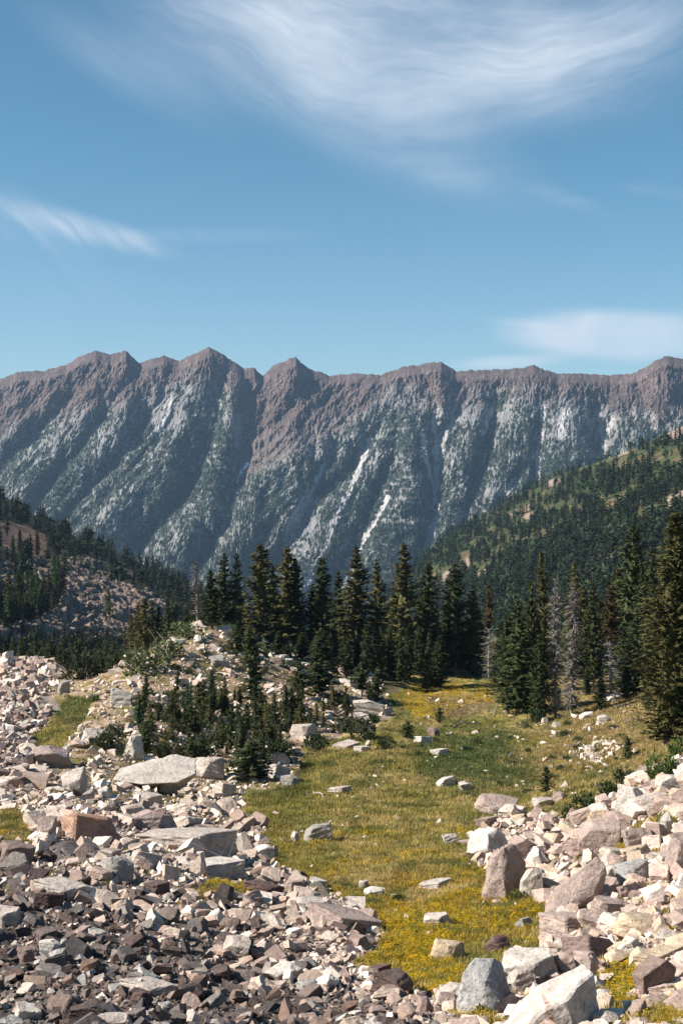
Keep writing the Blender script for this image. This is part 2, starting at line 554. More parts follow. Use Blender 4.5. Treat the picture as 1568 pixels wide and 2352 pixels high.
# ------------------------------------------------------------------ far ridge
SKY = np.array([(-700, 905), (-400, 900), (-200, 882), (0, 872), (40, 853), (100, 853), (150, 838), (182, 820), (220, 805), (255, 815), (290, 805), (322, 834),
                (350, 824), (376, 816), (412, 829), (440, 816), (482, 797), (510, 812), (560, 847), (585, 845), (604, 864), (630, 838),
                (662, 826), (680, 821), (710, 848), (755, 862), (820, 857), (872, 862), (920, 845), (980, 833), (1012, 832), (1045, 852), (1120, 850),
                (1170, 848), (1225, 840), (1280, 859), (1340, 857), (1400, 862), (1460, 856), (1500, 830), (1530, 816), (1568, 825), (1650, 790),
                (1800, 825), (2000, 850), (2300, 830)], float)
RIBS = [([(480, 798), (445, 882), (452, 930), (415, 1010), (360, 1080), (270, 1165), (212, 1238)], 150, 95),
        ([(448, 890), (400, 950), (345, 1010), (290, 1075), (180, 1190)], 100, 55),
        ([(290, 806), (270, 860), (180, 960), (90, 1060), (20, 1150)], 85, 85), ([(220, 806), (150, 880), (60, 960), (-60, 1060)], 80, 70),
        ([(376, 818), (330, 900), (300, 930), (235, 1040), (120, 1180)], 105, 65), ([(100, 853), (30, 930), (-100, 1040)], 70, 60),
        ([(540, 840), (520, 930), (505, 1000), (480, 1100), (440, 1200), (400, 1300)], 75, 55), ([(620, 850), (600, 920), (585, 1000)], 60, 40),
        ([(680, 822), (650, 900), (610, 985)], 70, 50), ([(755, 862), (700, 940), (640, 1000)], 55, 50), ([(870, 862), (800, 930), (730, 980)], 50, 50),
        ([(912, 903), (840, 960), (740, 1005), (650, 1050), (580, 1120), (500, 1210), (420, 1310)], 170, 120),
        ([(912, 903), (880, 1000), (830, 1080), (790, 1170), (740, 1260), (680, 1340)], 120, 62),
        ([(912, 903), (945, 1000), (950, 1100), (905, 1200), (850, 1300)], 120, 66),
        ([(1010, 833), (1000, 900)], 45, 60), ([(1225, 840), (1190, 900), (1170, 1000), (1130, 1100), (1090, 1180), (1040, 1290)], 90, 60),
        ([(1110, 930), (1085, 1050), (1060, 1150), (1020, 1260)], 85, 52), ([(1340, 857), (1310, 930), (1290, 1010), (1270, 1090), (1200, 1160)], 85, 58),
        ([(1445, 860), (1440, 950), (1430, 1020)], 70, 50), ([(1530, 817), (1520, 900), (1560, 990)], 80, 55),
        ([(760, 1010), (720, 1090), (660, 1180), (590, 1280)], 70, 42), ([(1700, 800), (1680, 1000)], 80, 80)]
GULS = [([(604, 866), (578, 960), (560, 1030), (548, 1100), (525, 1180), (470, 1270), (420, 1330)], 120, 55, 0),
        ([(1000, 935), (1000, 1040), (1004, 1110), (1000, 1190), (978, 1262)], 55, 34, 10), ([(1052, 930), (1022, 1000), (1004, 1070)], 30, 22, 8),
        ([(965, 1000), (985, 1080), (1002, 1130)], 25, 18, 7), ([(1247, 930), (1240, 1010), (1234, 1100)], 45, 28, 7),
        ([(1370, 938), (1384, 990), (1388, 1050)], 45, 28, 7), ([(1414, 945), (1396, 990)], 22, 18, 6), ([(1490, 950), (1512, 990)], 30, 22, 8),
        ([(850, 1010), (815, 1100), (765, 1200), (725, 1290), (700, 1340)], 45, 28, 8), ([(745, 1070), (705, 1150), (668, 1230), (650, 1262)], 35, 24, 9),
        ([(895, 1140), (835, 1240), (775, 1330)], 35, 22, 7), ([(1180, 1100), (1140, 1170), (1075, 1200)], 20, 22, 6),
        ([(395, 915), (375, 960), (362, 1005)], 25, 22, 9), ([(330, 900), (240, 1030), (140, 1150)], 30, 24, 0), ([(470, 900), (480, 1000), (440, 1100), (330, 1240)], 70, 45, 0),
        ([(700, 1130), (650, 1240)], 20, 18, 6), ([(1128, 940), (1112, 1000)], 18, 16, 6), ([(1300, 950), (1286, 1000)], 18, 16, 14)]
ZONE = np.array([(-700, 1000), (0, 1010), (150, 965), (300, 935), (420, 885), (520, 905), (560, 965), (600, 1030), (660, 1020), (750, 985), (840, 955),
                 (905, 903), (960, 915), (1000, 938), (1050, 933), (1180, 903), (1250, 922), (1370, 935), (1480, 955), (1510, 985), (1570, 955), (2300, 940)], float)
SPURS = []
_q = random.Random(5)
for line, h, w in list(RIBS):
    Ls = [math.dist(line[i], line[i + 1]) for i in range(len(line) - 1)]
    tot, s_ = sum(Ls), 0.12
    if tot < 150:
        continue
    while s_ < 0.95:
        d_, k_ = s_ * tot, 0
        while k_ < len(Ls) - 1 and d_ > Ls[k_]:
            d_ -= Ls[k_]
            k_ += 1
        a_, b_ = line[k_], line[k_ + 1]
        t_ = d_ / Ls[k_]
        x_, y_ = a_[0] + (b_[0] - a_[0]) * t_, a_[1] + (b_[1] - a_[1]) * t_
        an = math.atan2(b_[1] - a_[1], b_[0] - a_[0])
        for sd in (-1, 1):
            if _q.random() < 0.8:
                an2, ln_ = an + sd * _q.uniform(0.45, 0.85), w * _q.uniform(0.8, 1.35)
                SPURS.append(([(x_, y_), (x_ + math.cos(an2) * ln_ * .5, y_ + math.sin(an2) * ln_ * .5), (x_ + math.cos(an2 + sd * -.15) * ln_, y_ + math.sin(an2 - sd * .15) * ln_)], h * 0.9, w * _q.uniform(0.30, 0.42)))
        s_ += _q.uniform(0.10, 0.17)


def add_spurs(f_, us_, uu, vv):
    for line, h, w in SPURS:
        xs = [p_[0] for p_ in line]
        i0, i1 = np.searchsorted(us_, min(xs) - w - 14), np.searchsorted(us_, max(xs) + w + 14)
        if i1 - i0 < 2:
            continue
        d, f = linedist(uu[:, i0:i1], vv[:, i0:i1], line)
        f_[:, i0:i1] = np.maximum(f_[:, i0:i1], h * (1 - 0.85 * f) * np.clip(1 - d / (w * (0.6 + 0.6 * f)), 0, 1))
    return f_


MU = np.linspace(-450, 2020, 1500)
MT = np.linspace(0, 1, 470)
U, T = np.meshgrid(MU, MT)
top = np.interp(U, SKY[:, 0], SKY[:, 1])
VV = top + (1400 - top) * T ** 1.15 + (5.0 * fbm(U / 24.0, U * 0 + 0.5, 5, 0.62) + 1.5 * perlin(U / 5.0, U * 0 + 3.5)) * np.exp(-T * 45)
wu = U + 10 * fbm(U / 45.0, VV / 45.0, 4)
wv = VV + 10 * fbm(U / 45.0 + 50, VV / 45.0, 4)
rel = np.zeros(U.shape)
for line, h, w in RIBS:
    d, f = linedist(wu, wv, line)
    w2 = w * (0.75 + 0.5 * f)
    rel = np.maximum(rel, h * (1 - d / w2)) if h > 1e8 else rel + 0
    k = np.clip(1 - d / w2, 0, 1)
    rel = np.maximum(rel, h * k * (0.55 + 0.45 * np.minimum(1, f * 3)))
rel = add_spurs(rel, MU, wu, wv)
scree = np.zeros(U.shape)
for line, h, w, ww in GULS:
    d, f = linedist(wu, wv, line)
    rel = rel - h * np.clip(1 - d / w, 0, 1)
    if ww:
        scree = np.maximum(scree, sstep(d + 3 * perlin(U / 6.0, VV / 9.0), ww, ww * 0.3) * np.clip(1.1 - 0.3 * f, 0, 1))
zone = VV - np.interp(U + 8 * fbm(U / 25., VV / 25., 3), ZONE[:, 0], ZONE[:, 1]) + 14 * fbm(U / 30.0, VV / 30.0, 4)
# fall lines lean left on the western half, straight down on the eastern half
lean = np.interp(U, [0, 500, 900, 1150, 1568], [0.75, 0.55, 0.5, 0.2, 0.05])
lean = lean + 0.30 * fbm(U / 130.0 + 4, U * 0 + VV / 400.0, 2) - 0.75 * np.exp(-((U - 520) / 45.0) ** 2) - 0.5 * np.exp(-((U - 960) / 40.0) ** 2)
a1 = U + lean * (VV - 900) * 0.9 + 16 * fbm(U / 60.0 + 3, VV / 60.0, 4)
nz = ridged(a1 / 42.0, VV / 130.0, 5, 0.55)
nz2 = ridged(a1 / 14.0 + 9, VV / 30.0, 4, 0.55)
nz3 = fbm(U / 6.0, VV / 6.0, 3, 0.6)
ampl = np.minimum(1, T * 12 + 0.15)
# drainage: runnels traced down the coarse relief gather into gullies; the rock rises between them
CE = 2.0
du, dv = np.meshgrid(np.arange(-480, 2060, CE), np.arange(770, 1420, CE))
cr_ = np.zeros(du.shape)
for line, h, w in RIBS:
    d, f = linedist(du, dv, line)
    cr_ = np.maximum(cr_, h * np.clip(1 - d / (w * (0.75 + 0.5 * f)), 0, 1))
cr_ = add_spurs(cr_, du[0], du, dv)
for line, h, w, ww in GULS:
    d, f = linedist(du, dv, line)
    cr_ = cr_ - h * np.clip(1 - d / w, 0, 1)
gv_, gu_ = np.gradient(cr_, CE)
count = np.zeros(du.shape)
NS = 330
su = rng.uniform(-470, 2050, NS)
sv = np.interp(su, SKY[:, 0], SKY[:, 1]) + 6 + rng.random(NS) ** 1.3 * 420
ph_ = rng.random(NS) * 50
for s_ in range(330):
    iu = np.clip(((su + 480) / CE).astype(int), 0, du.shape[1] - 1)
    iv = np.clip(((sv - 770) / CE).astype(int), 0, du.shape[0] - 1)
    live = (sv < 1415) & (su > -478) & (su < 2055)
    np.add.at(count, (iv[live], iu[live]), 1)
    ln = np.interp(su, [0, 500, 900, 1150, 1568], [0.62, 0.45, 0.42, 0.15, 0.03])
    ln = ln + 0.42 * fbm(su / 90.0 + 4, sv / 150.0, 2) - 0.85 * np.exp(-((su - 520) / 45.0) ** 2) - 0.6 * np.exp(-((su - 960) / 40.0) ** 2)
    st_u = -ln - 0.95 * np.clip(gu_[iv, iu], -1.6, 1.6) + 0.75 * fbm(su / 26.0, sv / 26.0, 3)
    su = su + st_u * 1.5
    sv = sv + 1.5 + 0 * su


def jfa(mask):
    """distance in photo pixels to the nearest marked cell"""
    h_, w_ = mask.shape
    iy, ix = np.mgrid[0:h_, 0:w_]
    sy = np.where(mask, iy, -9999)
    sx = np.where(mask, ix, -9999)
    k = 256
    while k >= 1:
        for oy in (-k, 0, k):
            for ox in (-k, 0, k):
                if ox == 0 and oy == 0:
                    continue
                yy, xx = np.clip(iy + oy, 0, h_ - 1), np.clip(ix + ox, 0, w_ - 1)
                ny, nx_ = sy[yy, xx], sx[yy, xx]
                b = (ny - iy) ** 2 + (nx_ - ix) ** 2 < (sy - iy) ** 2 + (sx - ix) ** 2
                sy = np.where(b, ny, sy)
                sx = np.where(b, nx_, sx)
        k //= 2
    return np.hypot(sy - iy, sx - ix) * CE


DLV = [jfa(count >= c_) for c_ in (1, 4, 11)]


def bil(Gr, u, v):
    x = np.clip((u + 480) / CE, 0, Gr.shape[1] - 1.001)
    y = np.clip((v - 770) / CE, 0, Gr.shape[0] - 1.001)
    a, b = x.astype(int), y.astype(int)
    fx, fy = x - a, y - b
    return Gr[b, a] * (1 - fx) * (1 - fy) + Gr[b, a + 1] * fx * (1 - fy) + Gr[b + 1, a] * (1 - fx) * fy + Gr[b + 1, a + 1] * fx * fy


xu, xv = U + 3.0 * fbm(U / 12., VV / 12., 3), VV + 3.0 * fbm(U / 12. + 40, VV / 12., 3)
g1, g2, g3 = [bil(x_, xu, xv) for x_ in DLV]
drain = 1.25 * np.minimum(g1, 22) + 0.95 * np.minimum(g2, 34) + 0.5 * np.minimum(g3, 60)
crag = ridged(wu / 9.0 + 3, wv / 16.0, 4, 0.6)
big_ = fbm(U / 120.0 + 8, VV / 160.0, 3)
rel = rel * np.interp(U, [600, 1000], [0.33, 0.2]) * np.clip(1 + 0.9 * fbm(U / 70. + 3, VV / 90., 3), 0.3, 1.7)
rel = rel + ampl * (drain + 45 * big_ + 12 * (nz2 - 0.5) + np.where(zone < 0, 13.0, 9.0) * (crag - 0.5) + np.where(zone < 0, 26.0, 16.0) * (ridged((U + 0.6 * lean * (VV - 900)) / 24.0 + 60, VV / 48.0, 4, 0.58) - 0.5) + 2.8 * nz3 + 2.5 * (ridged(U / 4.5, VV / 6.0, 3) - 0.5))
scree = scree * np.clip(0.7 + 0.9 * fbm(U / 8., VV / 13., 4), 0.1, 1)
scree = np.maximum(scree, 0.55 * sstep(g2, 3.5, 1.0) * sstep(fbm(U / 50. + 7, VV / 60., 3), 0.05, 0.3))
streak = sstep(ridged(a1 / 13.0 + 31, VV / 75.0, 4, 0.6), 0.62, 0.95)
D0 = 4900 - 1150 * T
MD = D0 - rel * ampl
MX = (U - U0) / F * D0 * 1.0 - (U - U0) / F * 0
MZ = (HOR - VV) / F * D0
MX = MX - (U - U0) / F * (D0 - MD)
# albedo
brown = np.array((0.100, 0.074, 0.070))
brown2 = np.array((0.165, 0.120, 0.104))
grey = np.array((0.215, 0.21, 0.205))
white = np.array((0.39, 0.375, 0.36))
veg = np.array((0.022, 0.032, 0.022))
bz = sstep(nz2 + 0.5 * nz3, 0.45, 0.95)[..., None]
cb = (brown * (1 - bz) + brown2 * bz) * (1 + 0.4 * fbm(a1 / 60. + 12, VV / 60., 4))[..., None]
gz = sstep(nz2 + nz3, 0.6, 1.1)[..., None]
gz = np.clip(gz * 0.5 + 0.7 * streak[..., None], 0, 1)
cg = grey * (1 - 0.6 * gz) + white * 0.6 * gz
zf = sstep(zone + 60 * (ridged(a1 / 20.0 + 71, VV / 60.0, 4) - 0.65) + 26 * (nz2 - 0.6) + 12 * nz3, -40, 30)[..., None]
cm = cb * (1 - zf) + cg * zf
crest_ = sstep(g1, 4, 13) * 0.5 + sstep(g2, 10, 30) * 0.5
vn = 0.55 * fbm(a1 / 16.0 + 5, VV / 62.0, 5, 0.62) + 0.6 * fbm((U + 0.5 * lean * (VV - 900)) / 6.0, VV / 10.0, 3, 0.6) + 0.25 * fbm(U / 90., VV / 70., 3) - 0.42 * (streak - 0.3) - 0.16 * (crest_ - 0.5)
vbias = np.interp(zone, [-60, -15, 20, 100, 250], [-0.5, -0.34, -0.02, 0.11, 0.17]) + np.where(U < 600, 0.0, 0)
rk = np.zeros(U.shape)
for (cx, cy, rx, ry, am) in [(395, 955, 45, 40, .45), (1300, 980, 26, 30, .6), (700, 1200, 50, 60, .38), (1150, 1130, 30, 30, .35), (1070, 1195, 30, 14, .7), (930, 930, 50, 30, .25),
                             (250, 1180, 40, 50, .15), (850, 1080, 30, 60, .25), (560, 1000, 30, 60, .5), (620, 1030, 50, 40, .5), (1090, 950, 80, 25, .2)]:
    rk = np.maximum(rk, am * np.clip(1.3 - np.hypot((U - cx) / rx, (VV - cy) / ry), 0, 1))
vmask = sstep(vn + vbias - 1.2 * scree - rk, -0.04, 0.10)
cm = cm * (0.8 - 0.04 * zf)
cm = cm * (1 - scree[..., None] * 0.9 * zf) + 1.12 * white * scree[..., None] * 0.9 * zf
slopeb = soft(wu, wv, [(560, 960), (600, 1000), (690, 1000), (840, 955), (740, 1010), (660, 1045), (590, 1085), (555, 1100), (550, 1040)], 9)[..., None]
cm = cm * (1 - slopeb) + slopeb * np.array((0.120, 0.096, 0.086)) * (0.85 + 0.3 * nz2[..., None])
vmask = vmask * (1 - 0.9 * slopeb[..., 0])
vmask = np.maximum(vmask, 0.75 * sstep(vn, 0.22, 0.42) * (zone < 20) * sstep(zone, -95, -40))
cm = cm * (1 - 0.85 * vmask[..., None]) + veg * 0.85 * vmask[..., None]
sd, sf = linedist(U + 1.5 * perlin(U / 5., VV / 5.), VV, [(569, 1066), (556, 1080), (547, 1100), (545, 1110)])
cm = np.where((sd < 4.2 - 2 * sf)[..., None], np.array((0.8, 0.8, 0.82)), cm)
Vm = np.stack([MX, MD, MZ], -1)
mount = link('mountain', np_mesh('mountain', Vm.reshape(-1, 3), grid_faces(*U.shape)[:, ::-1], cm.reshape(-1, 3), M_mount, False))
tag(mount, kind='structure')
# the far side of the ridge falls away behind the crest
cr = Vm[0]
back = np.stack([cr, cr + np.array((0, 250, -160)), cr + np.array((0, 900, -1000))])
tag(link('mountain_back', np_mesh('mountain_back', back.reshape(-1, 3), grid_faces(3, len(MU)), np.tile(brown, (back.shape[1] * 3, 1)), M_mount, True)), kind='structure')

# ------------------------------------------------------------------ valley sides
def plane_inv(pts):
    A_ = np.array([[1, p[0], p[1]] for p in pts], float)
    return np.linalg.solve(A_, np.array([1 / p[2] for p in pts]))


def hillside(name, us, skyline, bottom, pts, nr, colf, bump):
    pc = plane_inv(pts)
    sk = np.array(skyline, float)
    U, T = np.meshgrid(us, np.linspace(0, 1, nr))
    top = np.interp(U, sk[:, 0], sk[:, 1]) + 3 * fbm(U / 30.0, U * 0 + 7, 3)
    VV = top + (bottom - top) * T
    D = 1 / np.clip(pc[0] + pc[1] * U + pc[2] * VV, 1 / 3200, 1 / 150)
    X = (U - U0) / F * D
    Z = (HOR - VV) / F * D
    Z = Z + bump(X, D, U, VV) * np.minimum(1, T * 6)
    co = colf(X, D, U, VV)
    back = np.stack([np.stack([X[0], D[0] + 150, Z[0] - 40], -1), np.stack([X[0], D[0] + 700, Z[0] - 500], -1)])
    front = np.stack([X[-1], D[-1] - 40, Z[-1] - 60], -1)[None]
    Vh = np.concatenate([back[::-1], np.stack([X, D, Z], -1), front])
    ch = np.concatenate([co[:1], co[:1], co, co[-1:]])
    o = link('hill', np_mesh(name, Vh.reshape(-1, 3), grid_faces(nr + 3, len(us))[:, ::-1], ch.reshape(-1, 3), M_hill, True))
    tag(o, kind='structure')
    return U, VV, X, D, Z


RSKY = [(860, 1395), (930, 1325), (960, 1292), (1020, 1232), (1130, 1168), (1240, 1103), (1400, 1052), (1500, 1010), (1568, 978), (1800, 880), (2100, 780)]
LSKY = [(-500, 900), (-200, 1020), (-60, 1085), (0, 1132), (60, 1172), (150, 1222), (240, 1256), (330, 1296), (420, 1338), (480, 1372), (560, 1400)]


def r_clear(U, V):
    ju, jv = U + 16 * fbm(U / 40., V / 30., 3), V + 12 * fbm(U / 40. + 9, V / 30., 3)
    s = np.zeros(U.shape)
    for (x1, y1, x2, y2, w) in [(1000, 1345, 1075, 1290, 9), (1120, 1328, 1160, 1302, 8), (1335, 1330, 1405, 1300, 11), (1330, 1300, 1420, 1280, 5),
                                (1170, 1185, 1215, 1165, 10), (1255, 1112, 1280, 1105, 6), (1205, 1190, 1235, 1182, 7), (1510, 1010, 1568, 985, 9), (1420, 1050, 1440, 1040, 5),
                                (1540, 1160, 1568, 1140, 12), (1380, 1085, 1410, 1075, 5), (1090, 1320, 1115, 1310, 5), (1490, 1210, 1520, 1190, 6)]:
        d, f = linedist(ju, jv, [(x1, y1), (x2, y2)])
        s = np.maximum(s, sstep(d, w, w * 0.5))
    gr = np.zeros(U.shape)
    for (cx, cy, rx, ry) in [(1140, 1270, 45, 22), (1240, 1225, 40, 18), (1330, 1075, 35, 14), (1440, 1060, 60, 25), (1500, 1185, 60, 30), (1090, 1310, 50, 25),
                             (1280, 1170, 50, 18), (1530, 1060, 50, 35), (1400, 1150, 50, 18), (1180, 1245, 40, 15), (1010, 1330, 50, 30)]:
        gr = np.maximum(gr, sstep(np.hypot((ju - cx) / rx, (jv - cy) / ry), 1.1, 0.6))
    gr = np.maximum(gr, sstep(fbm(U / 55., V / 35., 4), 0.12, 0.3) * 0.8)
    return s, gr


def r_col(X, D, U, V):
    s, gr = r_clear(U, V)
    base = np.array((0.040, 0.048, 0.022)) + 0 * U[..., None]
    n_ = sstep(fbm(X / 25., D / 60., 4), -0.2, 0.3)[..., None]
    gcol = np.array((0.046, 0.056, 0.022)) * (1 - n_) + np.array((0.105, 0.082, 0.042)) * n_
    c = base * (1 - gr[..., None]) + gcol * gr[..., None]
    return c * (1 - s[..., None]) + np.array((0.24, 0.178, 0.14)) * s[..., None]


def l_rock(U, V):
    ju, jv = U + 24 * fbm(U / 40., V / 30., 4), V + 16 * fbm(U / 40. + 9, V / 30., 4)
    rock = inpoly(ju, jv, [(-500, 1390), (40, 1440), (120, 1400), (150, 1360), (150, 1290), (250, 1330), (350, 1360), (390, 1400), (380, 1430), (300, 1470), (200, 1480), (0, 1475), (-500, 1460)])
    red = inpoly(ju, jv, [(-200, 1180), (0, 1195), (60, 1205), (120, 1250), (110, 1270), (40, 1275), (0, 1250), (-200, 1240)])
    bare = inpoly(ju, jv, [(-300, 1290), (60, 1290), (200, 1280), (330, 1320), (240, 1330), (150, 1330), (60, 1390), (-300, 1380)])
    return rock, red, bare


def l_col(X, D, U, V):
    rock, red, bare = l_rock(U, V)
    base = np.array((0.045, 0.047, 0.025)) + 0 * U[..., None]
    n1 = sstep(fbm(U / 12., V / 7., 4), -0.1, 0.3)[..., None]
    rc = np.array((0.19, 0.14, 0.115)) * (1 - n1) + np.array((0.28, 0.21, 0.17)) * n1
    n2 = sstep(fbm(U / 25. + 4, V / 14., 4), 0.0, 0.25)[..., None]
    rc = rc * (1 - 0.5 * n2) + np.array((0.055, 0.055, 0.03)) * 0.5 * n2
    bc = np.array((0.07, 0.062, 0.035)) * (1 - n1) + np.array((0.20, 0.165, 0.13)) * n1
    c = np.where(bare[..., None], bc, base)
    c = np.where(rock[..., None], rc, c)
    return np.where(red[..., None], np.array((0.17, 0.105, 0.08)), c)


def l_bump(X, D, U, V):
    rock, red, bare = l_rock(U, V)
    return 3 * fbm(X / 40., D / 60., 3) + np.where(rock | bare, 1.0, 0.1) * (5 * (ridged(X / 14., D / 26., 5) - 0.5) + 2.2 * fbm(X / 3., D / 5., 4))


RPL = [(1568, 975, 1650), (960, 1290, 1900), (1300, 1500, 720)]
LPL = [(0, 1130, 1250), (430, 1335, 1150), (100, 1480, 430)]
RU, RV, RX, RD, RZ = hillside('hill_east', np.linspace(850, 2080, 420), RSKY, 1560, RPL, 260, r_col,
                              lambda X, D, U, V: 9 * fbm(X / 90., D / 160., 4) + 1.5 * fbm(X / 12., D / 20., 3))
LU, LV, LX, LD, LZ = hillside('hill_west', np.linspace(-480, 570, 420), LSKY, 1570, LPL, 260, l_col, l_bump)
vf = np.array([(-7000, 100, -420), (7000, 100, -420), (7000, 9000, -420), (-7000, 9000, -420)], float)
tag(link('valley_floor', np_mesh('valley_floor', vf, np.array([[0, 1, 2, 3]]), np.tile((0.05, 0.055, 0.03), (4, 1)), M_hill)), kind='structure')

# ------------------------------------------------------------------ conifers
def tube(pts, rad, sides=6):
    """tapered tube through points -> verts, quads"""
    pts = [np.array(p, float) for p in pts]
    vs, fs = [], []
    for i, p in enumerate(pts):
        t = pts[min(i + 1, len(pts) - 1)] - pts[max(i - 1, 0)]
        t = t / (np.linalg.norm(t) + 1e-9)
        a = np.cross(t, (0.31, 0.9, 0.2))
        a /= np.linalg.norm(a)
        b = np.cross(t, a)
        for k in range(sides):
            q = 2 * math.pi * k / sides
            vs.append(p + rad[i] * (math.cos(q) * a + math.sin(q) * b))
    for i in range(len(pts) - 1):
        for k in range(sides):
            fs.append((i * sides + k, i * sides + (k + 1) % sides, (i + 1) * sides + (k + 1) % sides, (i + 1) * sides + k))
    return np.array(vs), np.array(fs)


def merge(parts):
    vs, fs, o = [], [], 0
    for v, f in parts:
        vs.append(v)
        fs.append(f + o)
        o += len(v)
    return np.concatenate(vs), np.concatenate(fs)


def conifer(seed, Rr, nw, nb, ns, leaf, bare=0.06, core=True, power=0.75, lump=0.5, droop=0.3, wide=0.38):
    """crown of a fir of height 1: whorls of drooping branches carrying flat needle sprays (triangles)"""
    r = np.random.default_rng(seed)
    ph = r.random(4) * 6.28
    vs = []
    for i in range(nw):
        z = bare + (0.985 - bare) * (i + r.random() * 0.9) / nw
        prof = min(1.0, 1.55 * (1 - z) ** power) * (0.72 + 0.28 * min(1, (z - bare + 0.05) * 7))
        for b in range(nb):
            az = r.random() * 6.28
            lum = 1 - lump + lump * (0.5 + 0.5 * math.sin(z * 19 + ph[0] + 2 * math.sin(az + ph[1])) * math.cos(az * 2 + z * 9 + ph[2])) * 1.3
            L = Rr * prof * lum * r.uniform(0.6, 1.15) + 0.006
            if r.random() < 0.04:
                L *= 1.25
            dr = -droop + 0.75 * z + r.normal() * 0.12
            out = np.array((math.cos(az), math.sin(az), 0))
            side = np.array((-math.sin(az), math.cos(az), 0))
            for s in range(ns):
                t = (s + 0.5 + r.random() * 0.6) / ns
                p = out * L * t + np.array((0, 0, z + L * t * dr + L * 0.28 * t * t))
                for k in range(2):
                    sg = 1 if k else -1
                    d = out * r.uniform(0.5, 1.0) + side * sg * r.uniform(0.1, 1.0) + np.array((0, 0, r.uniform(-0.55, 0.35)))
                    d /= np.linalg.norm(d)
                    w = np.cross(d, np.array((r.normal() * 0.5, r.normal() * 0.5, 1.0)))
                    w /= np.linalg.norm(w) + 1e-9
                    ll = leaf * r.uniform(0.6, 1.3) * (0.45 + 0.55 * min(1, L / (Rr * 0.6)))
                    vs += [p - d * ll * 0.35 + w * ll * wide, p - d * ll * 0.35 - w * ll * wide, p + d * ll]
    for k in range(5):                                                # leader
        a = k * 1.3
        d = np.array((math.cos(a), math.sin(a), 0))
        vs += [np.array((0, 0, 0.955)) + d * 0.008, np.array((0, 0, 0.955)) - d * 0.008, np.array((0, 0, 1.015))]
    vs = np.array(vs)
    fs = np.arange(len(vs)).reshape(-1, 3)
    if core:
        cv = []
        nsd = 8
        rows = 9
        for j in range(rows):
            z = bare + 0.03 + (0.93 - bare) * j / (rows - 1)
            pr = min(1.0, 1.45 * (1 - z) ** power)
            for k in range(nsd):
                q = 6.283 * (k + 0.5 * (j % 2)) / nsd
                rr = Rr * 0.34 * pr * r.uniform(0.6, 1.1)
                cv.append((rr * math.cos(q), rr * math.sin(q), z))
        cf = []
        for j in range(rows - 1):
            for k in range(nsd):
                a, b, c, d = j * nsd + k, j * nsd + (k + 1) % nsd, (j + 1) * nsd + (k + 1) % nsd, (j + 1) * nsd + k
                cf += [(a, b, c), (a, c, d)]
        return merge([(vs, fs), (np.array(cv), np.array(cf))])
    return vs, fs


def scatter(name, temps, which, pos, sc, rot, cols, mat, label=None, cat=None):
    """one mesh of many small copies (stuff)"""
    Vs, Fs, Cs, o = [], [], [], 0
    for t, (tv, tf) in enumerate(temps):
        k = np.where(which == t)[0]
        if not len(k):
            continue
        c, s = np.cos(rot[k]), np.sin(rot[k])
        v = tv[None] * sc[k][:, None, :]
        x = v[..., 0] * c[:, None] - v[..., 1] * s[:, None]
        y = v[..., 0] * s[:, None] + v[..., 1] * c[:, None]
        v = np.stack([x, y, v[..., 2]], -1) + pos[k][:, None, :]
        Vs.append(v.reshape(-1, 3))
        Fs.append((tf[None] + (np.arange(len(k)) * len(tv))[:, None, None] + o).reshape(-1, tf.shape[1]))
        Cs.append(np.repeat(cols[k], len(tv), 0))
        o += len(k) * len(tv)
    ob = link(name, np_mesh(name, np.concatenate(Vs), np.concatenate(Fs), np.concatenate(Cs), mat))
    tag(ob, label, cat, kind='stuff')
    return ob


def bilin(Gr, i, j):
    a, b = i.astype(int), j.astype(int)
    fa, fb = i - a, j - b
    return Gr[a, b] * (1 - fa) * (1 - fb) + Gr[a + 1, b] * fa * (1 - fb) + Gr[a, b + 1] * (1 - fa) * fb + Gr[a + 1, b + 1] * fa * fb


# trees of the far ridge: dark specks of wood clinging to the granite
def spike(seed, sides=4):
    r = np.random.default_rng(seed)
    v, f = [], []
    for (z0, z1, rr) in ((0.0, 0.62, 0.30), (0.35, 1.0, 0.2)):
        o = len(v)
        for k in range(sides):
            q = 6.283 * (k + r.random() * 0.5) / sides
            v.append((rr * r.uniform(.7, 1.2) * math.cos(q), rr * r.uniform(.7, 1.2) * math.sin(q), z0 - 0.05))
        v.append((0, 0, z1))
        for k in range(sides):
            f.append((o + k, o + (k + 1) % sides, o + sides))
    return np.array(v), np.array(f)


NM = 120000
ci = rng.random(NM) * (len(MT) - 2)
cj = rng.random(NM) * (len(MU) - 2)
keep = rng.random(NM) < np.clip(bilin(vmask, ci, cj) * 0.72 * sstep(bilin(zone, ci, cj), -40, 20), 0, 1)
ci, cj = ci[keep], cj[keep]
pm = np.stack([bilin(MX, ci, cj), bilin(MD, ci, cj), bilin(MZ, ci, cj) - 1], -1)
k_ = len(ci)
hs = rng.uniform(6, 14, k_)
cols = np.array((0.023, 0.034, 0.022)) * rng.uniform(0.6, 1.5, (k_, 1))
scatter('far_forest', [spike(i) for i in range(4)], rng.integers(0, 4, k_), pm, np.stack([hs * .85, hs * .85, hs], -1), rng.random(k_) * 6.28, cols, M_forest,
        'dark conifer wood speckling the granite ribs of the far ridge', 'forest')

# east hillside: dense spruce with paler broadleaf clumps
EF = [conifer(40 + i, 0.17, 9, 6, 1, 0.15, 0.05, True, 0.8, 0.4) for i in range(4)]


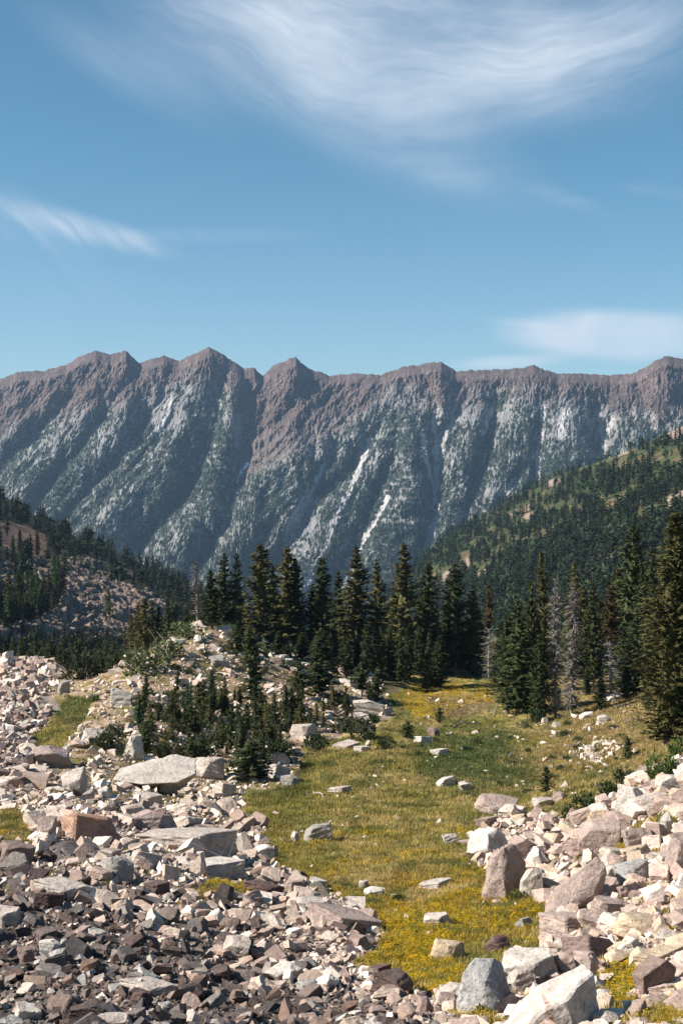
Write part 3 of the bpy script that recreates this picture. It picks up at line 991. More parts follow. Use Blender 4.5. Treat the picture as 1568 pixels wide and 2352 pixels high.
def blobtree(seed):
    r = np.random.default_rng(seed)
    vs = []
    for i in range(46):
        d = r.normal(size=3)
        d /= np.linalg.norm(d)
        p = d * r.uniform(0.6, 1) * np.array((0.28, 0.28, 0.38)) + np.array((0, 0, 0.6))
        for _ in range(1):
            a, b = r.normal(size=3) * 0.11, r.normal(size=3) * 0.11
            vs += [p + a, p + b, p - a - b]
    vs = np.array(vs)
    return vs, np.arange(len(vs)).reshape(-1, 3)


BL = [blobtree(i) for i in range(3)]
NE = 15000
ci = rng.random(NE) ** 0.9 * (RU.shape[0] - 60)
cj = rng.random(NE) * (RU.shape[1] - 2)
ru, rv = bilin(RU, ci, cj), bilin(RV, ci, cj)
s_, g_ = r_clear(ru, rv)
aspen = (fbm(ru / 60. + 31, rv / 40., 4) > 0.14)
keep = (rng.random(NE) < (1 - 0.97 * s_) * (1 - 0.85 * g_) * (0.75 + 0.5 * fbm(ru / 22., rv / 16., 3)))
ci, cj, aspen = ci[keep], cj[keep], aspen[keep]
k_ = len(ci)
pe = np.stack([bilin(RX, ci, cj), bilin(RD, ci, cj), bilin(RZ, ci, cj) - 0.4], -1)
hs = rng.uniform(6, 15, k_)
asp = aspen & (rng.random(k_) < 0.65)
which = np.where(asp, 4 + rng.integers(0, 3, k_), rng.integers(0, 4, k_))
hs = np.where(asp, hs * 0.75, hs)
cols = np.where(asp[:, None], np.array((0.046, 0.066, 0.030)), np.array((0.027, 0.039, 0.019))) * rng.uniform(0.65, 1.5, (k_, 1))
scatter('hillside_forest', EF + BL, which, pe, np.stack([hs, hs, hs], -1), rng.random(k_) * 6.28, cols, M_forest,
        'spruce forest with pale green broadleaf clumps covering the hillside at the right', 'forest')

# west hillside
WF = [conifer(60 + i, 0.135, 13, 6, 1, 0.12, 0.05, True, 0.8, 0.4) for i in range(5)]
NWT = 6800
ci = rng.random(NWT) * (LU.shape[0] - 2)
cj = rng.random(NWT) * (LU.shape[1] - 2)
lu, lv = bilin(LU, ci, cj), bilin(LV, ci, cj)
rock, red, bare = l_rock(lu, lv)
dens = np.where(rock, 0.015, np.where(red, 0.03, np.where(bare, 0.07, 0.85))) * (0.8 + 0.6 * fbm(lu / 30., lv / 20., 3))
dens = np.where(lv > 1480, 0.3, dens)
keep = rng.random(NWT) < dens
ci, cj, lu, lv = ci[keep], cj[keep], lu[keep], lv[keep]
pw = np.stack([bilin(LX, ci, cj), bilin(LD, ci, cj), bilin(LZ, ci, cj) - 0.3], -1)
k_ = len(ci)
hw = rng.uniform(5, 13, k_) * np.where(lv > 1440, 0.55, 1)
cols = np.array((0.026, 0.036, 0.017)) * rng.uniform(0.6, 1.6, (k_, 1)) * np.where(rng.random((k_, 1)) < 0.12, (2.0, 1.5, 1.3), 1)
# the nearest ones are trees of their own further down; the rest is forest
near_w = np.argsort(-(hw / pw[:, 1]) * ((lu > -10) & (lu < 460)) * (lv > 1255))[:70]
rest = np.setdiff1d(np.arange(k_), near_w)
scatter('valley_forest', WF + BL, np.where(rng.random(len(rest)) < 0.06, 5, rng.integers(0, 5, len(rest))), pw[rest], np.stack([hw[rest]] * 3, -1), rng.random(len(rest)) * 6.28, cols[rest], M_forest,
        'dark spruce forest running down the valley side at the left', 'forest')
# ------------------------------------------------------------------ near trees
def crown_mesh(nm, args, kw):
    v, f = conifer(*args, **kw)
    return np_mesh(nm, v, f)


TALL = [crown_mesh('crown', (100 + i, 0.13, 44, 7, 6, 0.030), dict(bare=0.05 + 0.03 * (i % 3), lump=0.35 + 0.1 * (i % 3), power=0.7 + 0.08 * (i % 4), droop=0.35)) for i in range(7)]
BIGT = [crown_mesh('crown', (150 + i, 0.13, 84, 8, 9, 0.019), dict(bare=0.04, lump=0.45, power=0.72, droop=0.4)) for i in range(2)]
SMALL = [crown_mesh('crown', (200 + i, 0.19, 20, 6, 4, 0.060), dict(bare=0.10 + 0.05 * (i % 3), lump=0.5, power=0.8, droop=0.2)) for i in range(7)]
TOPHALF = [crown_mesh('crown', (300 + i, 0.12, 24, 7, 5, 0.032), dict(bare=0.52, lump=0.4, power=0.62)) for i in range(2)]
TWIGS = [crown_mesh('dead_branches', (320 + i, 0.115, 44, 7, 6, 0.045), dict(bare=0.08, core=False, lump=0.45, power=0.6, droop=0.95, wide=0.13)) for i in range(3)]
TWIGLOW = [crown_mesh('dead_branches', (340 + i, 0.16, 22, 6, 5, 0.045), dict(bare=0.06, core=False, lump=0.4, power=0.45, droop=0.8, wide=0.12)) for i in range(2)]
TWIGPOLE = crown_mesh('dead_branches', (360, 0.03, 26, 3, 2, 0.03), dict(bare=0.2, core=False, lump=0.5, power=0.4, droop=0.3, wide=0.12))
TWIGPOLE.materials.append(M_bark)
for me in TWIGLOW:                                        # only the lower half of these is bare
    n_ = len(me.vertices)
    co = np.empty(n_ * 3, np.float32)
    me.vertices.foreach_get('co', co)
    co = co.reshape(-1, 3)
    co[:, 2] *= 0.62
    me.vertices.foreach_set('co', co.ravel())
for me in TALL + SMALL + TOPHALF + BIGT:
    me.materials.append(M_crown)
for me in TWIGS + TWIGLOW:
    me.materials.append(M_dead)


def trunk_mesh(seed, r0, mat, bend=0.01, top=0.97, nm='trunk'):
    r = np.random.default_rng(seed)
    zs = np.linspace(-0.05, top, 9)
    o = np.cumsum(r.normal(size=(9, 2)) * bend, 0)
    o -= o[1]
    v, f = tube([(o[i, 0], o[i, 1], zs[i]) for i in range(9)], [r0 * (1 - 0.85 * i / 8) * (1.5 if i == 0 else 1) for i in range(9)], 7)
    return np_mesh(nm, v, f, None, mat, True)


TRK = [trunk_mesh(i, 0.014, M_bark, 0.004) for i in range(3)]
TRK_S = [trunk_mesh(10 + i, 0.018, M_pale, 0.008, 0.9) for i in range(3)]
TRK_D = [trunk_mesh(20 + i, 0.016, M_pale, 0.006, 1.0) for i in range(3)]
BELT = 'tall conifers of the belt behind the meadow'


def tree(U, base, top, wpx, kind='tall', colr=(0.034, 0.046, 0.017), label=None, group=BELT, d=None, rr=None, var=None):
    if d is None:
        d = hit(U, base)[0]
        if not np.isfinite(d):
            d = 215.0
    x, gz_ = (U - U0) / F * d, float(ground_z(np.array([U]), np.array([d]))[0])
    H = (HOR - top) / F * d - gz_
    sx = wpx * d / F / 2 * (1.34 if kind in ('tall', 'small') else 1.1)
    nm = {'tall': 'conifer', 'small': 'young_conifer', 'dead': 'dead_conifer', 'half': 'conifer', 'pole': 'dead_conifer'}[kind]
    o = bpy.data.objects.new(nm, None)
    C.objects.link(o)
    o.empty_display_size = 0.2
    o.location = (x, d, gz_)
    o.rotation_euler = (random.gauss(0, .025), random.gauss(0, .025), random.random() * 6.28)
    v = random.randrange(100) if var is None else var

    def ch(me, c=None):
        k = link(me.name.split('.')[0], me, o)
        if c:
            k.color = (*c, 1)
        return k
    if kind == 'tall':
        ch(TRK[v % 3])
        ch(BIGT[v % 2] if U > 1525 else TALL[v % 7], colr)
        rat = 0.13
    elif kind == 'small':
        ch(TRK_S[v % 3])
        ch(SMALL[v % 7], colr)
        rat = 0.19
    elif kind == 'half':
        ch(TRK_D[v % 3])
        ch(TOPHALF[v % 2], colr)
        ch(TWIGLOW[v % 2])
        rat = 0.14
    elif kind == 'dead':
        ch(TRK_D[v % 3])
        ch(TWIGS[v % 3])
        rat = 0.115
    else:
        ch(TRK[v % 3])
        ch(TWIGPOLE)
        rat = 0.03
    s = max(sx / rat, 0.2)
    o.scale = (s, s, H)
    tag(o, label, 'dead tree' if kind in ('dead', 'pole') else 'conifer', group)
    return o


DKG, OLV, BLU = (0.050, 0.060, 0.022), (0.092, 0.084, 0.030), (0.040, 0.068, 0.032)
RST = (0.075, 0.050, 0.020)
BELT_TREES = [
    (510, 1442, 1270, 62, 'tall', DKG, 'leftmost full conifer of the belt, beside the bare pole'),
    (488, 1445, 1308, 46, 'tall', DKG, 'shorter conifer half hidden left of the first tall one of the belt'),
    (548, 1440, 1268, 38, 'tall', BLU, 'slim bluish green conifer right of the first tall one'),
    (597, 1480, 1248, 72, 'tall', OLV, 'olive thin topped conifer above the dark column tree on the mound'),
    (657, 1475, 1255, 66, 'tall', OLV, 'broad olive conifer with a double top, fifth group from the left'),
    (684, 1475, 1278, 48, 'tall', DKG, 'dark right half of the double topped olive pair'),
    (628, 1480, 1298, 40, 'tall', DKG, 'dark conifer squeezed between the two broad olive ones'),
    (742, 1492, 1276, 62, 'tall', DKG, 'dark conifer standing free with mountain on both sides'),
    (718, 1495, 1345, 34, 'tall', DKG, 'short narrow conifer at the left foot of the free standing one'),
    (820, 1512, 1252, 78, 'tall', OLV, 'tall broad olive conifer right of the gap in the belt'),
    (790, 1510, 1310, 44, 'tall', DKG, 'dark conifer under the left flank of the broad olive one'),
    (873, 1512, 1283, 48, 'tall', OLV, 'medium conifer with a brownish top between the two broadest ones'),
    (926, 1545, 1247, 78, 'tall', OLV, 'tallest conifer in the middle, just above the yellow flower patch'),
    (968, 1545, 1292, 56, 'tall', DKG, 'conifer leaning on the right flank of the tallest middle one'),
    (903, 1540, 1352, 40, 'tall', DKG, 'short dark conifer in front of the tallest middle one'),
    (1000, 1530, 1385, 38, 'tall', DKG, 'low dark conifer before the pale scree gap'),
    (1047, 1548, 1292, 60, 'tall', DKG, 'dark pointed conifer above the white boulder in the shade'),
    (1080, 1550, 1340, 40, 'tall', DKG, 'narrow conifer close right of the dark pointed one'),
    (1024, 1540, 1345, 34, 'tall', DKG, 'narrow conifer close left of the dark pointed one'),
    (1121, 1560, 1340, 36, 'half', RST, 'thin half dead conifer with bare crooked top between dark trees'),
    (1152, 1612, 1405, 60, 'tall', DKG, 'bushy dark conifer at the right end of the flower patch'),
    (1188, 1642, 1375, 64, 'tall', DKG, 'broad dark conifer reaching down to the leaning pale pole'),
    (1164, 1640, 1420, 52, 'tall', DKG, 'lower dark conifer in front of the broad one by the leaning pole'),
    (1214, 1610, 1392, 46, 'tall', DKG, 'dark conifer behind the olive spire'),
    (1250, 1640, 1262, 46, 'tall', OLV, 'olive spire rising left of the grey dead pair'),
    (1238, 1655, 1455, 40, 'tall', DKG, 'low dark conifer at the foot of the olive spire'),
    (1274, 1650, 1318, 36, 'dead', None, 'grey dead conifer with hanging twigs, left one of the pair'),
    (1310, 1640, 1335, 42, 'dead', None, 'grey dead conifer with hanging twigs, right one of the pair'),
    (1318, 1560, 1290, 48, 'tall', OLV, 'green conifer top showing above the grey dead pair'),
    (1345, 1580, 1392, 44, 'tall', DKG, 'dark conifer right of the grey dead pair'),
    (1375, 1575, 1362, 40, 'tall', DKG, 'dark conifer left of the half dead tree with the white trunk'),
    (1402, 1610, 1345, 62, 'half', RST, 'half dead conifer with a white trunk and bare lower branches'),
    (1440, 1585, 1203, 84, 'tall', DKG, 'very tall dark conifer second from the right edge'),
    (1470, 1585, 1285, 48, 'tall', DKG, 'conifer filling the gap before the right edge tree'),
    (1420, 1570, 1300, 54, 'tall', OLV, 'olive conifer on the left flank of the very tall dark one'),
    (1500, 1600, 1330, 46, 'tall', DKG, 'dark conifer just left of the right edge tree'),
    (1530, 1752, 1172, 116, 'tall', OLV, 'big near conifer at the right edge, the largest tree of all'),
    (1584, 1735, 1080, 104, 'tall', DKG, 'conifer cut by the right edge, rising above the big near one'),
    (1362, 1585, 1330, 46, 'tall', DKG, 'dark conifer behind the half dead tree with the white trunk'),
    (1488, 1590, 1255, 56, 'tall', DKG, 'tall dark conifer showing between the very tall one and the right edge tree'),
    (1225, 1625, 1330, 50, 'tall', DKG, 'dark conifer on the left flank of the olive spire'),
    (1340, 1570, 1345, 52, 'tall', OLV, 'olive conifer behind the right one of the grey dead pair'),
    (1455, 1600, 1400, 54, 'tall', DKG, 'bushy dark conifer at the foot of the very tall dark one'),
    (1425, 1605, 1440, 44, 'tall', DKG, 'low dark conifer beside the white trunk of the half dead tree'),
    (585, 1625, 1442, 50, 'tall', DKG, 'dark column shaped conifer on the left half of the mound'),
    (738, 1592, 1442, 58, 'tall', DKG, 'dark conifer standing on the stony right half of the mound'),
    (546, 1500, 1425, 36, 'tall', DKG, 'short dark conifer at the right end of the mound top'),
]
for (U, b, t, w, k, c, lab) in BELT_TREES:
    dd = 95.0 if U > 1525 else None
    if U in (1274, 1309):
        dd = None
    tree(U, b, t, w, k, c or DKG, lab, BELT, dd)
tree(456, 1418, 1290, 20, 'pole', None, 'bare dead pole tree standing left of the belt', None, 185)
# second row that closes the belt
for i in range(26):
    U = 470 + 1080 * (i + random.random()) / 26
    if 690 < U < 722 or 770 < U < 780:
        continue
    tp = random.uniform(1370, 1430) if U < 1000 else random.uniform(1385, 1450)
    tree(U, 1500, tp, random.uniform(30, 50), 'tall', DKG, 'dark shaded conifer filling the back row of the belt behind the meadow', 'back row of the belt', random.uniform(214, 240))
for i in range(24):
    U = 1000 + 520 * (i + random.random()) / 24
    if 1095 < U < 1140 or 1250 < U < 1330 or 1380 < U < 1420:
        continue
    b_ = 1545 + 60 * random.random() + (40 if U > 1180 else 0)
    if U < 1140:
        b_ = random.uniform(1535, 1556)
    tree(U, b_, b_ - random.uniform(50, 130), random.uniform(22, 38), 'tall', DKG, 'short dark conifer in the understorey at the foot of the belt', 'understorey of the belt')
for i in range(22):
    U = 640 + 380 * (i + random.random()) / 22
    tree(U, 1545, random.uniform(1430, 1480), random.uniform(24, 36), 'tall', DKG, 'short dark conifer under the tall ones at the back of the mound', 'short conifers behind the mound', random.uniform(186, 204))
for (U, t, w) in [(316, 1382, 34), (334, 1372, 38), (352, 1376, 34), (370, 1392, 28), (384, 1374, 28), (400, 1400, 26), (425, 1395, 26), (440, 1385, 24), (300, 1410, 28), (470, 1395, 26)]:
    tree(U, 1450, t, w, 'tall', OLV if U < 350 else DKG, 'conifer standing in the hollow behind the left shoulder of the mound', 'conifers behind the mound shoulder', random.uniform(205, 240))
for i in range(30):
    U = -30 + 290 * (i + random.random()) / 30
    tree(U, 1515, random.uniform(1458, 1495), random.uniform(14, 22), 'small', DKG, 'young conifer in the row behind the far heap of grey rocks at the left', 'young conifers behind the far left heap', random.uniform(200, 228))
# the nearest of the wooded slope at the left
for j in near_w:
    o = bpy.data.objects.new('conifer', None)
    C.objects.link(o)
    o.location = pw[j]
    o.rotation_euler = (0, 0, random.random() * 6.28)
    s = hw[j] * 0.95
    o.scale = (s, s, hw[j] * 1.05)
    k = link('crown', SMALL[j % 7] if j % 3 == 0 else TALL[j % 7], o)
    k.color = (*[q * random.uniform(0.7, 1.4) for q in DKG], 1)
    tag(o, 'dark conifer among the nearest trees on the rocky slope at the left', 'conifer', 'conifers of the rocky left slope')

# young conifers crowding the front of the mound
KRUM = [(318, 1655), (335, 1600), (420, 1590), (500, 1600), (600, 1640), (690, 1600), (860, 1610), (870, 1670), (780, 1670), (690, 1690), (640, 1740),
        (600, 1790), (540, 1760), (480, 1752), (400, 1748), (330, 1725), (315, 1690)]
cnt = 0
while cnt < 150:
    U, V_ = random.uniform(300, 880), random.uniform(1590, 1790)
    if not inpoly(np.array([U]), np.array([V_]), KRUM)[0]:
        continue
    if random.random() > (1.0 if U < 660 else 0.45):
        continue
    h = random.choice((30, 42, 52, 60, 70, 84)) * random.uniform(0.85, 1.15)
    if V_ < 1640:
        h *= 0.75
    tree(U, V_, V_ - h, h * random.uniform(0.20, 0.33), 'small', random.choice((DKG, DKG, OLV, BLU)),
         'young conifer with pale trunk in the thicket on the front of the mound', 'young conifers on the mound')
    cnt += 1
for (U, b, t, w, lab) in [(1255, 1832, 1758, 30, 'small dark conifer standing alone on the meadow slope at the right'), (1008, 1668, 1624, 20, 'tiny conifer at the lower rim of the bare tan patch'),
                          (981, 1582, 1530, 30, 'small conifer at the edge of the yellow flower patch'), (338, 1745, 1650, 30, 'young conifer before the white blocks above the huge slab'),
                          (272, 1612, 1575, 26, 'tiny conifer in front of the split white boulder'), (1440, 1745, 1690, 28, 'thin young conifer beside the boulder field below the right edge tree'),
                          (935, 1705, 1655, 28, 'young conifer beside the white stones at the top of the meadow'), (580, 1795, 1700, 70, 'bushy young conifer at the lower end of the thicket'),
                          (730, 1600, 1520, 60, 'bushy conifer at the foot of the dark tree on the mound'), (690, 1600, 1520, 46, 'conifer bush left of the dark tree on the mound'),
                          (830, 1600, 1520, 44, 'conifer bush on the right slope of the mound'), (865, 1610, 1540, 36, 'slim young conifer between mound and meadow')]:
    tree(U, b, t, w, 'small', DKG, lab, None)

# ------------------------------------------------------------------ shrubs
def shrub_mesh(seed, n=420, leaf=0.10):
    r = np.random.default_rng(seed)
    vs = []
    cs = [(r.uniform(-.3, .3), r.uniform(-.3, .3), r.uniform(.1, .35), r.uniform(.18, .34)) for _ in range(7)]
    for i in range(n):
        cx, cy, cz, cr = cs[i % 7]
        d = r.normal(size=3)
        d /= np.linalg.norm(d)
        p = np.array((cx, cy, cz)) + d * cr * r.uniform(.5, 1.05) * np.array((1, 1, 1.25))
        if p[2] < -0.05:
            p[2] = -p[2] * 0.5
        a = d * r.uniform(.3, 1) + np.array((0, 0, r.uniform(.2, 1)))
        a /= np.linalg.norm(a)
        b = np.cross(a, r.normal(size=3))
        b /= np.linalg.norm(b)
        l_ = leaf * r.uniform(.6, 1.3)
        vs += [p - b * l_ * .4, p + b * l_ * .4, p + a * l_]
    vs = np.array(vs)
    return vs, np.arange(len(vs)).reshape(-1, 3)


SHR = []
for i in range(5):
    v, f = shrub_mesh(i, 520)
    SHR.append(np_mesh('foliage', v, f, None, M_leaf))
v, f = merge([tube([(0, 0, -.1), (math.cos(a) * .12, math.sin(a) * .12, .25), (math.cos(a) * .3, math.sin(a) * .3, .55)], [.022, .015, .006], 5) for a in (0, 1.3, 2.5, 3.8, 5.1)])
STEM = np_mesh('stems', v, f, None, M_dead, True)


def shrub(U, b, w, h, colr, label, group=None, d=None):
    if d is None:
        d = hit(U, b)[0]
        if not np.isfinite(d):
            d = 190
    o = bpy.data.objects.new('shrub', None)
    C.objects.link(o)
    o.location = ((U - U0) / F * d, d, float(ground_z(np.array([U]), np.array([d]))[0]) - 0.05)
    o.rotation_euler = (0, 0, random.random() * 6.28)
    o.scale = (w * d / F * 0.95, w * d / F * 0.8, h * d / F * 1.2)
    link('stems', STEM, o)
    k = link('foliage', random.choice(SHR), o)
    k.color = (*colr, 1)
    tag(o, label, 'shrub', group)


WIL, JUN, GRN = (0.100, 0.120, 0.050), (0.030, 0.048, 0.014), (0.075, 0.115, 0.022)
for (U, b, w, h, c, lab) in [
    (188, 1560, 90, 85, (0.034, 0.045, 0.016), 'dark bushy conifer scrub beside the far left rock heap'),
    (222, 1550, 60, 70, (0.036, 0.048, 0.017), 'dark scrub between the far left heap and the mound'),
    (262, 1540, 60, 62, (0.036, 0.05, 0.017), 'dark rounded scrub on the left foot of the mound'),
    (335, 1548, 140, 82, WIL, 'large pale green willow bush on the left flank of the mound'),
    (385, 1505, 100, 52, WIL, 'pale green willow bush halfway up the mound'), (430, 1466, 110, 50, WIL, 'low pale green bush along the crest of the mound'),
    (300, 1500, 70, 45, WIL, 'pale green bush on the left shoulder of the mound'), (520, 1450, 60, 22, WIL, 'low pale green bush at the right end of the mound crest'),
    (217, 1610, 30, 24, GRN, 'small round bright green bush below the mound'),
    (245, 1715, 85, 48, (0.045, 0.058, 0.022), 'dark green low scrub left of the white angular blocks'),
    (285, 1735, 60, 40, (0.045, 0.058, 0.022), 'dark green scrub in front of the white angular blocks'),
    (265, 1690, 55, 40, (0.05, 0.06, 0.03), 'grey green scrub above the white angular blocks'),
    (835, 1700, 80, 60, (0.042, 0.052, 0.02), 'olive scrub below the white topped boulder'), (885, 1722, 46, 38, JUN, 'dark juniper bush among the pale stones at the top of the meadow'),
    (720, 1722, 70, 50, JUN, 'dark juniper bush right of the pale dome shaped boulder'), (640, 1750, 90, 70, JUN, 'dark juniper hump casting shade above the white rock outcrop'),
    (560, 1780, 80, 60, JUN, 'dark scrub at the lower end of the young conifers'), (450, 1745, 110, 60, JUN, 'dark scrub at the foot of the young conifers above the huge slab'),
    (380, 1740, 80, 50, (0.05, 0.06, 0.025), 'grey green scrub behind the huge slab'), (790, 1680, 90, 45, (0.05, 0.058, 0.028), 'grey twiggy scrub left of the white topped boulder'),
    (1310, 1890, 60, 55, JUN, 'lowest lobe of the dark juniper strip above the right boulder field'), (1345, 1865, 75, 62, JUN, 'dark juniper lobe in the middle of the strip above the right boulders'),
    (1390, 1838, 75, 60, JUN, 'upper lobe of the dark juniper strip above the right boulders'), (1430, 1800, 60, 50, (0.035, 0.05, 0.02), 'topmost lobe of the dark juniper strip under the right edge tree'),
    (1520, 1792, 100, 84, GRN, 'bright green bush under the right edge tree'), (1562, 1755, 80, 84, GRN, 'bright green bush cut by the right edge of the picture'),
    (1235, 1660, 60, 44, (0.032, 0.05, 0.018), 'dark green bush at the foot of the belt left of the grey dead pair'), (920, 2068, 44, 24, (0.05, 0.07, 0.018), 'small dark green bush in the flowery meadow'),
    (1190, 2070, 60, 40, (0.075, 0.085, 0.022), 'olive bush below the tall grey brown boulder'), (1100, 1555, 60, 40, (0.045, 0.06, 0.02), 'green bush in the shade beside the white boulder in the belt'),
    (1525, 1900, 40, 52, GRN, 'bright green plant among the rocks near the right edge'), (1100, 2340, 80, 46, (0.06, 0.075, 0.02), 'green bush at the bottom edge left of the huge foreground boulder'),
]:
    shrub(U, b, w, h, c, lab)
for i in range(70):
    U, V_ = random.uniform(860, 1470), random.uniform(1660, 1840)
    if inpoly(np.array([U]), np.array([V_]), MEADOW)[0]:
        shrub(U, V_, random.uniform(14, 40), random.uniform(8, 18), random.choice(((0.06, 0.085, 0.03), (0.075, 0.095, 0.035), (0.045, 0.065, 0.025))), 'small green herb clump dotted over the upper right meadow', 'herb clumps of the upper meadow')
cnt = 0
while cnt < 46:
    U, V_ = random.uniform(300, 880), random.uniform(1600, 1790)
    if inpoly(np.array([U]), np.array([V_]), KRUM)[0]:
        shrub(U, V_, random.uniform(30, 62), random.uniform(18, 36), random.choice((JUN, (0.045, 0.055, 0.022), (0.06, 0.066, 0.035))), 'low dark scrub between the young conifers on the front of the mound', 'scrub of the mound thicket')
        cnt += 1
for i in range(40):
    U, V_ = random.uniform(350, 680), random.uniform(1465, 1600)
    shrub(U, V_, random.uniform(18, 40), random.uniform(10, 20), random.choice((WIL, (0.06, 0.07, 0.03))), 'low green scrub scattered over the stony mound', 'low scrub on the mound')

# ------------------------------------------------------------------ stones
def poly_rock(seed, cuts=7, lo=0.26, hi=0.5, box=(1, 1, 1)):
    """block of stone: a box with planes struck off"""
    r = random.Random(seed)
    bm = bmesh.new()
    bmesh.ops.create_cube(bm, size=1.0, matrix=Matrix.Diagonal((*box, 1)))
    bmesh.ops.rotate(bm, verts=bm.verts, cent=(0, 0, 0), matrix=Euler((r.uniform(-.25, .25), r.uniform(-.25, .25), r.random())).to_matrix())
    for i in range(cuts):
        nrm = Vector((r.gauss(0, 1), r.gauss(0, 1), r.gauss(0, .9))).normalized()
        geo = bm.verts[:] + bm.edges[:] + bm.faces[:]
        sup = max(v.co.dot(nrm) for v in bm.verts)
        res = bmesh.ops.bisect_plane(bm, geom=geo, plane_co=nrm * sup * r.uniform(1 - hi, 1 - lo) , plane_no=nrm, clear_outer=True)
        ed = [e for e in res['geom_cut'] if isinstance(e, bmesh.types.BMEdge)]
        if ed:
            bmesh.ops.contextual_create(bm, geom=ed)
    bmesh.ops.remove_doubles(bm, verts=bm.verts, dist=0.02)
    bmesh.ops.recalc_face_normals(bm, faces=bm.faces)
    mn = Vector([min(v.co[i] for v in bm.verts) for i in range(3)])
    mx = Vector([max(v.co[i] for v in bm.verts) for i in range(3)])
    for v in bm.verts:
        v.co = Vector([(v.co[i] - mn[i]) / max(mx[i] - mn[i], 1e-6) - 0.5 for i in range(3)])
    return bm


def hero_rock(seed, cuts, lo, hi, rough=0.035, soft=0.03, pts=None):
    if pts:
        bm = bmesh.new()
        vs = [bm.verts.new((x, y, z - 0.5)) for x, y, z in pts]
        res = bmesh.ops.convex_hull(bm, input=vs)
        bmesh.ops.delete(bm, geom=list({e for e in res['geom_interior'] + res['geom_unused'] if isinstance(e, bmesh.types.BMVert)}), context='VERTS')
        bmesh.ops.dissolve_limit(bm, angle_limit=R(9), verts=bm.verts[:], edges=bm.edges[:])
    else:
        bm = poly_rock(seed, cuts, lo, hi)
    bmesh.ops.bevel(bm, geom=bm.edges[:], offset=soft, segments=1, affect='EDGES', clamp_overlap=True)
    bmesh.ops.triangulate(bm, faces=bm.faces[:])
    for _ in range(5):
        L = [e for e in bm.edges if e.calc_length() > 0.075]
        if not L:
            break
        bmesh.ops.subdivide_edges(bm, edges=L, cuts=1, use_grid_fill=False)
        bmesh.ops.triangulate(bm, faces=[f for f in bm.faces if len(f.verts) > 3])
    bm.normal_update()
    co = np.array([v.co[:] for v in bm.verts])
    s = seed * 3.7
    d = fbm(co[:, 0] * 3 + s + co[:, 2] * 1.9, co[:, 1] * 3 + co[:, 2] * 2.3, 5, 0.6) * rough * 1.3
    lay = perlin(co[:, 2] * 9 + co[:, 0] * 2.2 + s, co[:, 1] * 1.5 + s) * rough * 0.6
    crack = np.minimum(0, np.abs(perlin(co[:, 0] * 2.1 + s, co[:, 1] * 2.1 + co[:, 2] * 2.6 + s)) - 0.06) * rough * 9
    nr = [v.normal.copy() for v in bm.verts]
    for v, a, b, c, nn in zip(bm.verts, d, lay, crack, nr):
        v.co += nn * (a + b + c)
    me = bpy.data.meshes.new('boulder')
    bm.to_mesh(me)
    bm.free()
    me.polygons.foreach_set('use_smooth', np.ones(len(me.polygons), bool))
    me.set_sharp_from_angle(angle=R(24))
    me.materials.append(M_rock)
    return me


HERO = {'block': [hero_rock(i, 10, .12, .36) for i in (1, 2, 3, 4, 5)], 'slab': [hero_rock(i, 5, .06, .25) for i in (11, 12, 13, 14)],
        'wedge': [hero_rock(i, 4, .30, .62) for i in (21, 22, 23, 24)], 'round': [hero_rock(i, 30, .10, .24, .03, .06) for i in (31, 32, 33)],
        'pyr': [hero_rock(i, 6, .35, .6) for i in (41, 42, 43)]}
HERO['ledge'] = [hero_rock(51, 0, 0, 0, .035, .012, [(-.5, -.35, .42), (-.12, -.5, .34), (.3, -.45, .38), (.5, -.25, .56), (-.44, .1, .64), (-.1, .2, .80), (.24, .3, 1), (.5, .2, .88),
                                                      (-.25, .35, 0), (.3, .15, 0), (.4, .5, .2)])]
HERO['lean'] = [hero_rock(52, 0, 0, 0, .025, .02, [(-.5, -.35, 0), (-.28, -.5, 0), (.28, -.32, .36), (.5, -.12, .84), (.36, 0, 1), (-.2, -.1, .5), (.5, .4, .3), (.44, .5, .8),
                                                   (-.3, .4, .2), (.3, .5, 0), (.48, .2, 0), (-.4, .3, 0)])]
HERO['tower'] = [hero_rock(53, 0, 0, 0, .04, .03, [(-.5, -.1, 0), (-.32, -.32, .35), (-.16, -.2, .8), (.1, -.15, .95), (.35, 0, 1), (.5, .15, .7), (.45, .1, 0), (0, -.5, 0), (.04, -.45, .5),
                                                   (-.45, .4, 0), (-.1, .5, .75), (.4, .5, .6), (.5, .5, 0)])]
HERO['huge'] = [hero_rock(54, 0, 0, 0, .022, .03, [(-.5, -.2, .3), (-.5, -.3, 0), (-.2, -.5, .58), (.14, -.5, .74), (.22, -.5, 0), (.5, -.1, 0), (.5, -.05, .95), (.25, -.35, .86), (.45, .3, 1),
                                                   (-.1, .3, .75), (-.45, .3, .4), (-.5, .5, 0), (.5, .5, 0)])]
HERO['split'] = [hero_rock(55, 0, 0, 0, .03, .025, [(-.5, -.1, 0), (-.45, -.2, .72), (-.2, 0, .97), (.1, 0, 1), (.25, .1, .92), (.5, -.05, .2), (.45, -.1, 0), (-.1, -.5, .55), (0, -.5, 0),
                                                    (.2, -.45, .3), (-.4, .5, .3), (.3, .5, .6), (.5, .5, 0), (-.5, .5, 0)])]
WHT, PAL, PNK, GRY, BRN, DRK, TAN, RUS, MAR, BLG = ((0.52, 0.485, 0.445), (0.46, 0.41, 0.37), (0.37, 0.295, 0.265), (0.31, 0.295, 0.275), (0.22, 0.165, 0.145),
                                                   (0.095, 0.072, 0.065), (0.46, 0.37, 0.27), (0.36, 0.225, 0.165), (0.125, 0.08, 0.075), (0.36, 0.36, 0.36))


